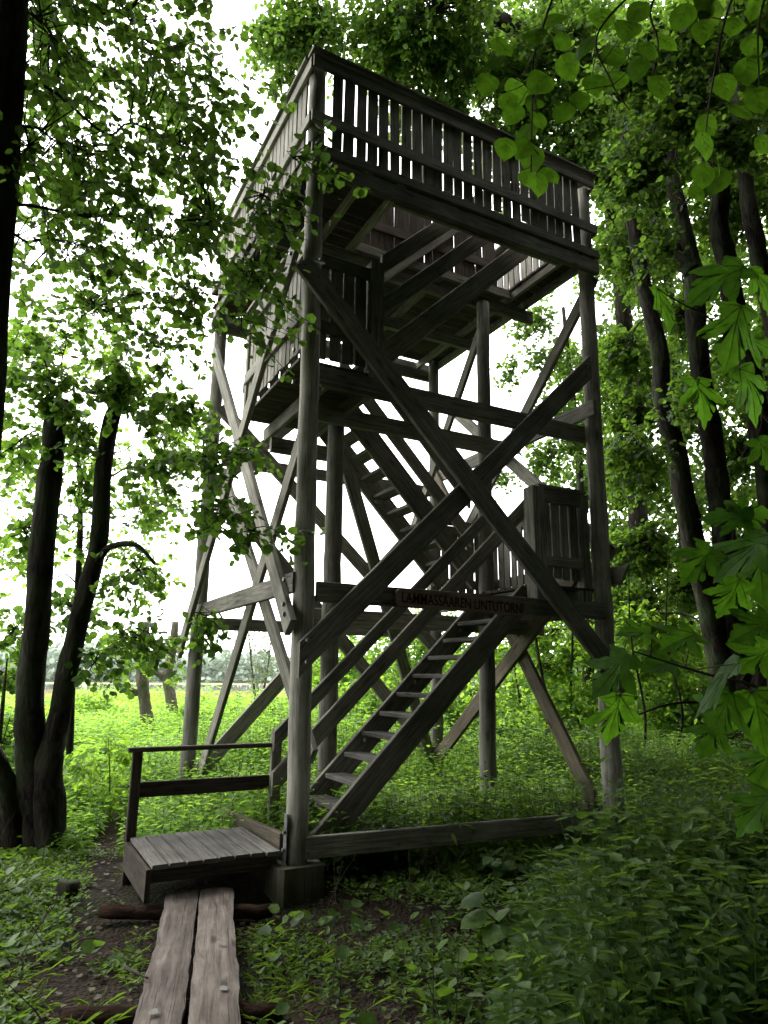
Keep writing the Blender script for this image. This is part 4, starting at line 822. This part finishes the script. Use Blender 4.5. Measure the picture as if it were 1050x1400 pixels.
near_plant('maple_sapling', 'young maple at the right edge holding out large lobed leaves close to the viewer', 'maple',
           (ST((1190, 1330, 2.4), (1180, 1000, 2.3), (1165, 650, 2.25), (1120, 380, 2.2)), .018),
           [[(1165, 640, 2.25), (1050, 575, 2.1), (990, 455, 2.0), (920, 408, 2.0)], [(1170, 900, 2.3), (1080, 800, 2.1), (1000, 755, 2.0), (950, 775, 1.95)], [(1175, 1010, 2.3), (1050, 945, 2.0), (960, 920, 1.9), (865, 890, 1.85)], [(1175, 1050, 2.3), (1060, 985, 2.0), (940, 960, 1.9), (850, 985, 1.85)], [(1180, 1200, 2.3), (1090, 1120, 2.1), (1010, 1100, 2.0)]],
           [(912, 420, 2.0, 105, -70, .45), (978, 385, 2.0, 110, -150, .5), (1003, 462, 1.9, 115, -100, .1), (962, 545, 1.9, 110, -80, .15), (1032, 535, 1.9, 105, -60, .15), (1040, 470, 2.1, 90, -20, .2), (995, 705, 2.0, 85, 170, .3), (1028, 700, 2.0, 95, 15, .3), (955, 770, 1.95, 85, -140, .5), (1015, 755, 1.9, 120, -150, .75), (998, 818, 1.95, 90, -110, .35),
            (872, 862, 1.85, 85, 170, .55), (930, 872, 1.85, 110, -170, .45), (1030, 860, 1.9, 110, -160, .3), (836, 920, 1.85, 95, -140, .45), (842, 985, 1.8, 100, -95, .1), (975, 935, 1.8, 120, -130, .75), (1030, 905, 1.8, 110, -130, .4), (985, 975, 1.85, 100, -110, .35), (970, 1010, 1.9, 90, -120, .4), (1040, 985, 1.9, 110, -80, .3), (1032, 1110, 1.95, 120, -140, .6), (1040, 790, 2.0, 100, -90, .2), (905, 905, 2.0, 90, 175, .6),
            (1045, 1050, 2.0, 100, -120, .4), (1048, 620, 2.0, 90, -70, .3), (1046, 390, 2.1, 90, -60, .3)], 'maple', 'maple', 801, .17)
hz = [(677, 86), (666, 113), (688, 137), (741, 109), (729, 141), (739, 167), (720, 180), (694, 195), (716, 206), (729, 216), (724, 246), (741, 251), (752, 234), (763, 60), (756, 19), (735, 41), (814, 107), (853, 34), (917, 56), (891, 64), (1022, 94), (795, 137), (973, 171), (969, 195), (960, 240), (951, 263), (983, 221), (981, 244), (1041, 199), (700, 160), (708, 120), (840, 75), (930, 20), (960, 40), (1000, 30), (1035, 60), (870, 90), (800, 60), (822, 20), (780, 95), (990, 110), (1010, 150), (905, 110), (1040, 130), (850, 110), (690, 60), (770, 150), (1030, 10), (880, 15)]
rg = np.random.default_rng(9)
near_plant('hazel', 'hazel twigs with big rounded leaves hanging into the top right of the view', 'hazel',
           (ST((1240, 1500, 2.9), (1230, 900, 2.8), (1180, 300, 2.6), (1060, -120, 2.5)), .03),
           [[(1060, -120, 2.5), (930, -60, 2.5), (820, 40, 2.5), (835, 110, 2.45), (860, 150, 2.45)], [(1000, -110, 2.5), (800, -60, 2.5), (735, 60, 2.5), (728, 140, 2.45), (726, 235, 2.45)], [(1060, -120, 2.5), (1000, 0, 2.5), (975, 110, 2.5), (958, 235, 2.5)], [(1090, -100, 2.5), (1040, 20, 2.5), (1040, 150, 2.5)], [(930, -60, 2.5), (890, 10, 2.5), (900, 60, 2.5), (890, 115, 2.5)]],
           [(x + rg.normal(0, 3), y + rg.normal(0, 3), 2.5 + rg.normal(0, .12), rg.uniform(28, 42), rg.choice([-90, -75, -110, -130, -50]) + rg.normal(0, 15), rg.uniform(0, .5)) for x, y in hz], 'round', 'hazel', 802, .12)

# ------------------------------------------------------------------ undergrowth
rng = np.random.default_rng(42)
PATH = np.array([(-.60, 5.4), (-.73, 3.88), (-1.08, 1.55), (-1.22, .39), (-1.28, -.45), (-1.5, -.72), (-1.42, -1.1)])
def dist_poly(x, y, P):
    d = np.full(np.shape(x), 1e9)
    for a, b in zip(P[:-1], P[1:]):
        ab = b - a; t = np.clip(((x - a[0]) * ab[0] + (y - a[1]) * ab[1]) / (ab @ ab), 0, 1)
        d = np.minimum(d, np.hypot(x - a[0] - t * ab[0], y - a[1] - t * ab[1]))
    return d
WALK = np.array([A0, A1])
def vnoise(x, y, s, seed=0):
    o = seed * 7.3
    return .5 + .25 * np.sin(x * s + 1.3 * np.sin(y * s * .8 + o) + o) + .25 * np.sin(y * s * 1.1 + 1.7 * np.sin(x * s * .7 + 2 * o))
def sample(n, f0, f1, lim=.66):
    f = np.sqrt(rng.uniform(f0 ** 2, f1 ** 2, n)); l = rng.uniform(-lim, lim, n) * (f + .5); x, y = xy(l, f); return x, y, l, f
def clear(x, y):
    """0 on the platform, planks, footing and bare path; 1 in the thick of the plants"""
    c = sstep(.24, .42, dist_poly(x, y, WALK)) * sstep(.07, .36, dist_poly(x, y, PATH) + .25 * (vnoise(x, y, 6, 3) - .5))
    for a, b2 in (((-1.27, .10), (-.27, -.35)), ((-1.585, -1.35), (-.70, -1.72))): c = c * sstep(.10, .26, dist_poly(x, y, np.array([a, b2])))
    inplat = (x > -1.1) & (x < .06) & (y > -.12) & (y < .95); c = np.where(inplat, 0, c)
    foot = (np.abs(x + .02) < .30) & (y > -.40) & (y < .26); return np.where(foot, 0, c)
def tall(x, y, l, f):
    """height of the herbs in metres"""
    h = .30 + .16 * vnoise(x, y, 1.3, 1) + sstep(7.5, 10.5, f) * (.08 + .80 * vnoise(x, y, .8, 5) ** 2)
    near = 1 - sstep(5.0, 6.2, f - .45 * np.abs(l) * (l < 0))
    right = sstep(.55, 1.25, l - .25 * (f - 4.0))
    low = .07 + .05 * vnoise(x, y, 3.1, 2)
    hn = low * (1 - right) + (.58 + .26 * vnoise(x, y, 2, 4)) * right
    h = h * (1 - near) + hn * near
    inside = (x > -.1) & (x < 3.3) & (y > 0) & (y < 3.3); h = np.where(inside, .38 + .30 * vnoise(x, y, 2.3, 8), h)
    h = np.where((y > -2.1) & (y <= -1.0) & (x > .8) & (x < 3.6), np.minimum(h, .30), h)
    h = np.where((y > -1.1) & (y <= 0) & (x > .2) & (x < 3.15), np.minimum(h, .08 + .035 * x), h)
    return h
def herbs(name, n, f0, f1, K, size, kind, mat, label, hmin=.16, hmax=9, width=.95, dens=None, stems=True, lim=.66):
    x, y, l, f = sample(n, f0, f1, lim); h = tall(x, y, l, f) * (.62 + .75 * rng.beta(2, 3, n)); keep = (rng.uniform(0, 1, n) < clear(x, y)) & (h > hmin) & (h < hmax)
    if dens is not None: keep &= rng.uniform(0, 1, n) < dens(x, y, l, f)
    x, y, h, f = x[keep], y[keep], h[keep], f[keep]; n = len(x); z = gh(x, y)
    tilt = rng.normal(0, .16, (n, 2)); t = (np.arange(K) + .7) / K * np.ones((n, 1)); t = t * .72 + .28
    base = np.stack([x, y, z], -1); top = np.stack([x + tilt[:, 0] * h, y + tilt[:, 1] * h, z + h], -1)
    ph = rng.uniform(0, 6.28, (n, 1)) + (np.arange(K) % 2) * (np.pi / 2) + rng.normal(0, .25, (n, K))
    P, D, Nn, S = [], [], [], []
    for sd in (0, np.pi):
        a = ph + sd; el = -.15 + .75 * (t - .55) + rng.normal(0, .22, (n, K))
        d = np.stack([np.cos(a) * np.cos(el), np.sin(a) * np.cos(el), np.sin(el)], -1)
        s = size * (1.15 - .55 * (t - .28)) * rng.uniform(.75, 1.25, (n, K)); p = base[:, None] + (top - base)[:, None] * t[..., None] + d * (s * .25)[..., None]
        P.append(p.reshape(-1, 3)); D.append(d.reshape(-1, 3)); S.append(s.ravel()); nn = rng.normal(0, .28, (n, K, 3)); nn[..., 2] += 1; Nn.append(nn.reshape(-1, 3))
    o = leaves(name, np.vstack(P), np.vstack(D), np.vstack(Nn), np.concatenate(S), kind, M[mat], None, rng, width); tag(o, label, 'plants', kind='stuff')
    if stems:
        r = .0022; sv = []
        for k in range(3):
            a = k * 2.094; o3 = np.array([math.cos(a) * r, math.sin(a) * r, 0]); sv += [base + o3, top + o3 * .6]
        V = np.stack(sv, 1).reshape(-1, 3); b = (np.arange(n) * 6)[:, None]
        F = np.concatenate([b + np.array([[2 * k, 2 * ((k + 1) % 3), 2 * ((k + 1) % 3) + 1, 2 * k + 1]]) for k in range(3)], 1).reshape(-1, 4)
        so = np_mesh('herb_stems', V, F, M['nettle'], None, np.repeat(rng.uniform(0, 1, n), 3)); tag(so, 'thin green stems of the nettle like herbs', 'plants', kind='stuff')
    return n
ns = []
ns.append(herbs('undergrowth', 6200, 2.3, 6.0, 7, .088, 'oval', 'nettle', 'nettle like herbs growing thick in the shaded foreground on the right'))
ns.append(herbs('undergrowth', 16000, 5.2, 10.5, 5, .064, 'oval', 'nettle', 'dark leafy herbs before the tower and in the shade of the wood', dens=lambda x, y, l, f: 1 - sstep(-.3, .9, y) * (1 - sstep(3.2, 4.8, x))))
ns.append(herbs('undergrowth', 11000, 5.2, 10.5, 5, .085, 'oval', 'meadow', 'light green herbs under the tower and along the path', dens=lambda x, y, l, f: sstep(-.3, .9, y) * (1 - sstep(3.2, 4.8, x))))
ns.append(herbs('undergrowth', 15000, 10.0, 20.0, 4, .12, 'oval', 'meadow', 'bright herbs of the clearing beyond the tower', stems=False))
ns.append(herbs('undergrowth', 16000, 19.0, 42.0, 4, .20, 'oval', 'meadow', 'far bright herbs at the meadow edge', stems=False, width=.9))
ns.append(herbs('undergrowth', 900, 2.4, 5.0, 6, .125, 'oval', 'ground', 'larger lighter leaved herbs standing above the nettles at the lower right', dens=lambda x, y, l, f: sstep(.8, 1.3, l) * .8))
ns.append(herbs('undergrowth', 1500, 2.4, 9.0, 7, .15, 'long', 'grass', 'narrow leaved stalks among the shaded herbs', width=.7, dens=lambda x, y, l, f: .55 * vnoise(x, y, 1.7, 12)))
x, y, l, f = sample(260, 2.6, 8.0); k = clear(x, y) > .8; x, y = x[k], y[k]; mb = MB(77); rg = np.random.default_rng(77)
for a, b2 in zip(x, y):
    p0 = np.array([a, b2, float(gh(a, b2))]); q = p0 + np.array([rg.normal(0, .16), rg.normal(0, .16), rg.uniform(.05, .55)]); mb.tube(np.array([p0, (p0 + q) / 2 + rg.normal(0, .02, 3), q]), [.003, .0025, .0012], 4, False)
tag(mb.build('dead_stems', M['twig'], smooth=True), 'dry brown stems and thin twigs standing in the undergrowth', 'stems', kind='stuff')
# low ground cover of the trodden foreground
def rosettes(name, n, f0, f1, k, size, kind, mat, label, dens, width=1.2, hi=.05):
    x, y, l, f = sample(n, f0, f1); keep = (rng.uniform(0, 1, n) < dens(x, y, l, f)); x, y = x[keep], y[keep]; n = len(x); z = gh(x, y)
    a = rng.uniform(0, 6.28, (n, k)); el = rng.uniform(-.05, .75, (n, k)); hgt = rng.uniform(.01, hi, (n, k))
    d = np.stack([np.cos(a) * np.cos(el), np.sin(a) * np.cos(el), np.sin(el)], -1); s = size * rng.uniform(.5, 1.35, (n, k))
    p = np.stack([x, y, z], -1)[:, None] + d * (s * .5)[..., None]; p[..., 2] += hgt
    nn = rng.normal(0, .3, (n, k, 3)); nn[..., 2] += 1
    o = leaves(name, p.reshape(-1, 3), d.reshape(-1, 3), nn.reshape(-1, 3), s.ravel(), kind, M[mat], None, rng, width); tag(o, label, 'plants', kind='stuff'); return n
ns.append(rosettes('ground_cover', 21000, 2.3, 7.5, 5, .040, 'oval', 'ground', 'low leafy ground cover on the dark soil of the foreground', lambda x, y, l, f: clear(x, y) * np.clip(vnoise(x, y, 2.6, 6) * 1.5 - .25, .03, 1) * (.95 - .30 * sstep(-.5, .1, l) * (1 - sstep(3.7, 4.6, f)))))
ns.append(rosettes('ground_cover', 42000, 2.3, 8.0, 5, .030, 'oval', 'grass', 'fine low moss like greenery left of the walkway', lambda x, y, l, f: clear(x, y) * sstep(-.1, -.5, l + .3) * np.clip(vnoise(x, y, 3.2, 11) * 2.2 - .35, .06, 1), 1.2, .03))
ns.append(rosettes('ground_cover', 900, 2.3, 6.5, 3, .075, 'round', 'ground', 'scattered broad leaved seedlings between the low plants', lambda x, y, l, f: clear(x, y) * .7, 1.0, .09))
ns.append(rosettes('grass', 8000, 2.3, 9.0, 7, .085, 'blade', 'grass', 'thin grass tufts beside the path and board walk', lambda x, y, l, f: sstep(.2, .36, dist_poly(x, y, WALK)) * sstep(.1, .35, dist_poly(x, y, PATH)) * np.where(l < -.4, 1, .35) * np.clip(vnoise(x, y, 2.1, 9) * 1.6 - .3, 0, 1) * (1 - ((x > -1.1) & (x < .06) & (y > -.12) & (y < .95))), 1.6, .01))
x, y, l, f = sample(5200, 2.3, 7.5); k = (rng.uniform(0, 1, len(x)) < (1.05 - clear(x, y) * .75)) & ~((x > -1.1) & (x < .06) & (y > -.12) & (y < .95)) & (dist_poly(x, y, WALK) > .23); x, y = x[k], y[k]; n = len(x); a = rng.uniform(0, 6.28, n)
nn = rng.normal(0, .3, (n, 3)); nn[:, 2] += 1
o = leaves('fallen_leaves', np.stack([x, y, gh(x, y) + .012 + rng.uniform(0, .01, n)], -1), np.stack([np.cos(a), np.sin(a), np.zeros(n)], -1), nn, rng.uniform(.015, .045, n), 'round', M['litter'], None, rng); tag(o, 'small brown and yellowish leaves littering the bare soil', 'leaves', kind='stuff')
# reeds before the lake and the far shore wood
n = 26000; f = rng.uniform(42, 68, n); l = rng.uniform(-.75, .3, n) * f; x, y = xy(l, f); a = rng.uniform(0, 6.28, n)
d = np.stack([np.cos(a) * .18, np.sin(a) * .18, np.ones(n)], -1); nn = np.stack([np.cos(a + 1.5), np.sin(a + 1.5), np.zeros(n)], -1)
o = leaves('reeds', np.stack([x, y, gh(x, y)], -1), d, nn, rng.uniform(.35, .75, n), 'blade', M['reed'], None, rng, 3.0); tag(o, 'straw coloured reed bed in front of the lake', 'reeds', kind='stuff')
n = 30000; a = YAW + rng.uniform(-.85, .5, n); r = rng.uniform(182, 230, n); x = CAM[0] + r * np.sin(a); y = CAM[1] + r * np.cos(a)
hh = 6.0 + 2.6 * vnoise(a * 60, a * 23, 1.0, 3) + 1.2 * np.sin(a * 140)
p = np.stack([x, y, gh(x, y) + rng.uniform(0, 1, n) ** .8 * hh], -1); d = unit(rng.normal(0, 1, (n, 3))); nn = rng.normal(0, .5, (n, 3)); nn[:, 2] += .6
o = leaves('treeline', p, d, nn, rng.uniform(.8, 1.7, n), 'round', M['hazed_leaf'], None, rng); tag(o, 'wooded far shore across the lake, leaves tinted pale for haze', 'wood', kind='stuff')

# ------------------------------------------------------------------ single plants and small things on the ground
def ground_at(px, py):
    d = FWD + RIGHT * (px - 525) / FPX - UP * (py - 700) / FPX; t = (-.2 - CAM[2]) / d[2]; p = CAM + d * t; p[2] = float(gh(p[0], p[1])); return p
def burdock(px, py, s, seed, label):
    rg = np.random.default_rng(seed); b = ground_at(px, py); root = thing('burdock', label, 'plant', b); mb = MB(seed); st = MB(seed + 1)
    for k in range(15):
        a = rg.uniform(0, 6.28); r = s * rg.uniform(.15, .75); h = s * rg.uniform(.35, .95); c = b + np.array([math.cos(a) * r, math.sin(a) * r, h])
        st.tube(np.array([b, (b + c) / 2 + (0, 0, .1 * s), c]), [.008, .006, .004], 5, False)
        big_leaf(mb, c, np.array([math.cos(a), math.sin(a), -.25]), np.array([0, 0, 1.0]) + rg.normal(0, .2, 3), s * rg.uniform(.38, .62), 'round', rg)
    st.build('stem', M['nettle'], root); mb.build('foliage', [M['nettle'], M['nettle']], root, smooth=True)
burdock(700, 1285, .30, 31, 'big leaved burdock clump in the middle of the shaded foreground')
burdock(690, 1205, .20, 32, 'smaller broad leaved plant behind the burdock below the tower beam')
burdock(880, 1330, .22, 33, 'broad leaved plant among nettles at the lower right')
def fern(px, py, d, s, seed, label):
    rg = np.random.default_rng(seed); b = at(px, py, d); b[2] = float(gh(b[0], b[1])); root = thing('fern', label, 'fern', b, None); P, D, Nn, S = [], [], [], []; st = MB(seed)
    for k in range(9):
        a = rg.uniform(0, 6.28); t = np.linspace(0, 1, 16); out = s * .75 * t * rg.uniform(.7, 1.1); z = s * (1.0 * t - .55 * t ** 2.4)
        pts = b + np.stack([np.cos(a) * out, np.sin(a) * out, z], -1); st.tube(pts, np.linspace(.006, .002, 16), 4, False); tg = unit(np.gradient(pts, axis=0)); sd = unit(np.cross(tg, Z))
        for q in (1, -1):
            P.append(pts[2:]); D.append(sd[2:] * q + tg[2:] * .35); Nn.append(np.cross(sd[2:], tg[2:])); S.append(s * .30 * np.sin(np.pi * np.clip(t[2:] * .86 + .13, 0, 1)) ** .8 + .01)
    st.build('stem', M['grass'], root); leaves('foliage', np.vstack(P), np.vstack(D), np.vstack(Nn), np.concatenate(S), 'long', M['shrub'], root, rg)
fern(128, 1012, 11.5, .95, 41, 'pale feathery fern clump in the meadow right of the two stemmed alder')
fern(112, 1000, 13, .85, 42, 'smaller fern farther back close behind the two stemmed alder')
fern(150, 1030, 10.5, .7, 44, 'pale fern in the meadow just right of the alder stems')
fern(235, 1045, 10, .6, 45, 'pale fern left of the tower back post')
fern(185, 1085, 8.2, .55, 43, 'small fern beside the path left of the platform rail')
def stick(pts, r, seed, label):
    q = np.array([ground_at(a, b) + np.array([0, 0, r + c]) for a, b, c in pts]); o = MB(seed).tube(smooth_path(q, 4), np.linspace(r, r * .5, 4 * (len(q) - 1) + 1), 7, True, .05).build('stick', M['bark_grey'], smooth=True); tag(o, label, 'stick')
stick([(52, 1312, 0), (56, 1290, .01), (66, 1278, .02), (74, 1272, .0)], .012, 51, 'pale bent stick lying in the grass left of the walkway')
stick([(168, 1352, .10), (185, 1362, .10), (200, 1370, .10)], .010, 52, 'short dark stick lying across the left plank edge')
stick([(330, 1312, 0), (350, 1316, .01), (372, 1313, 0)], .008, 53, 'thin twig on the soil right of the walkway')
b = ground_at(92, 1222); o = MB(54).tube([b + (0, 0, -.05), b + (0, 0, .05), b + (.005, 0, .10)], [.11, .085, .07], 14, True, .1).build('stump', M['bark'], smooth=True); tag(o, 'small dark rotten stump beside the bare path', 'stump')
b = at(324, 962, 48); b[2] = float(gh(b[0], b[1])); o = MB(55).tube([b, b + (0, 0, .7), b + (0, 0, 1.15)], [.16, .15, .14], 8, True).build('stake', M['bark_grey'], smooth=True); tag(o, 'short weathered stake at the edge of the reeds', 'stake')
print('herb counts', ns, 'faces', sum(len(o.data.polygons) for o in SC.objects if o.type == 'MESH'))
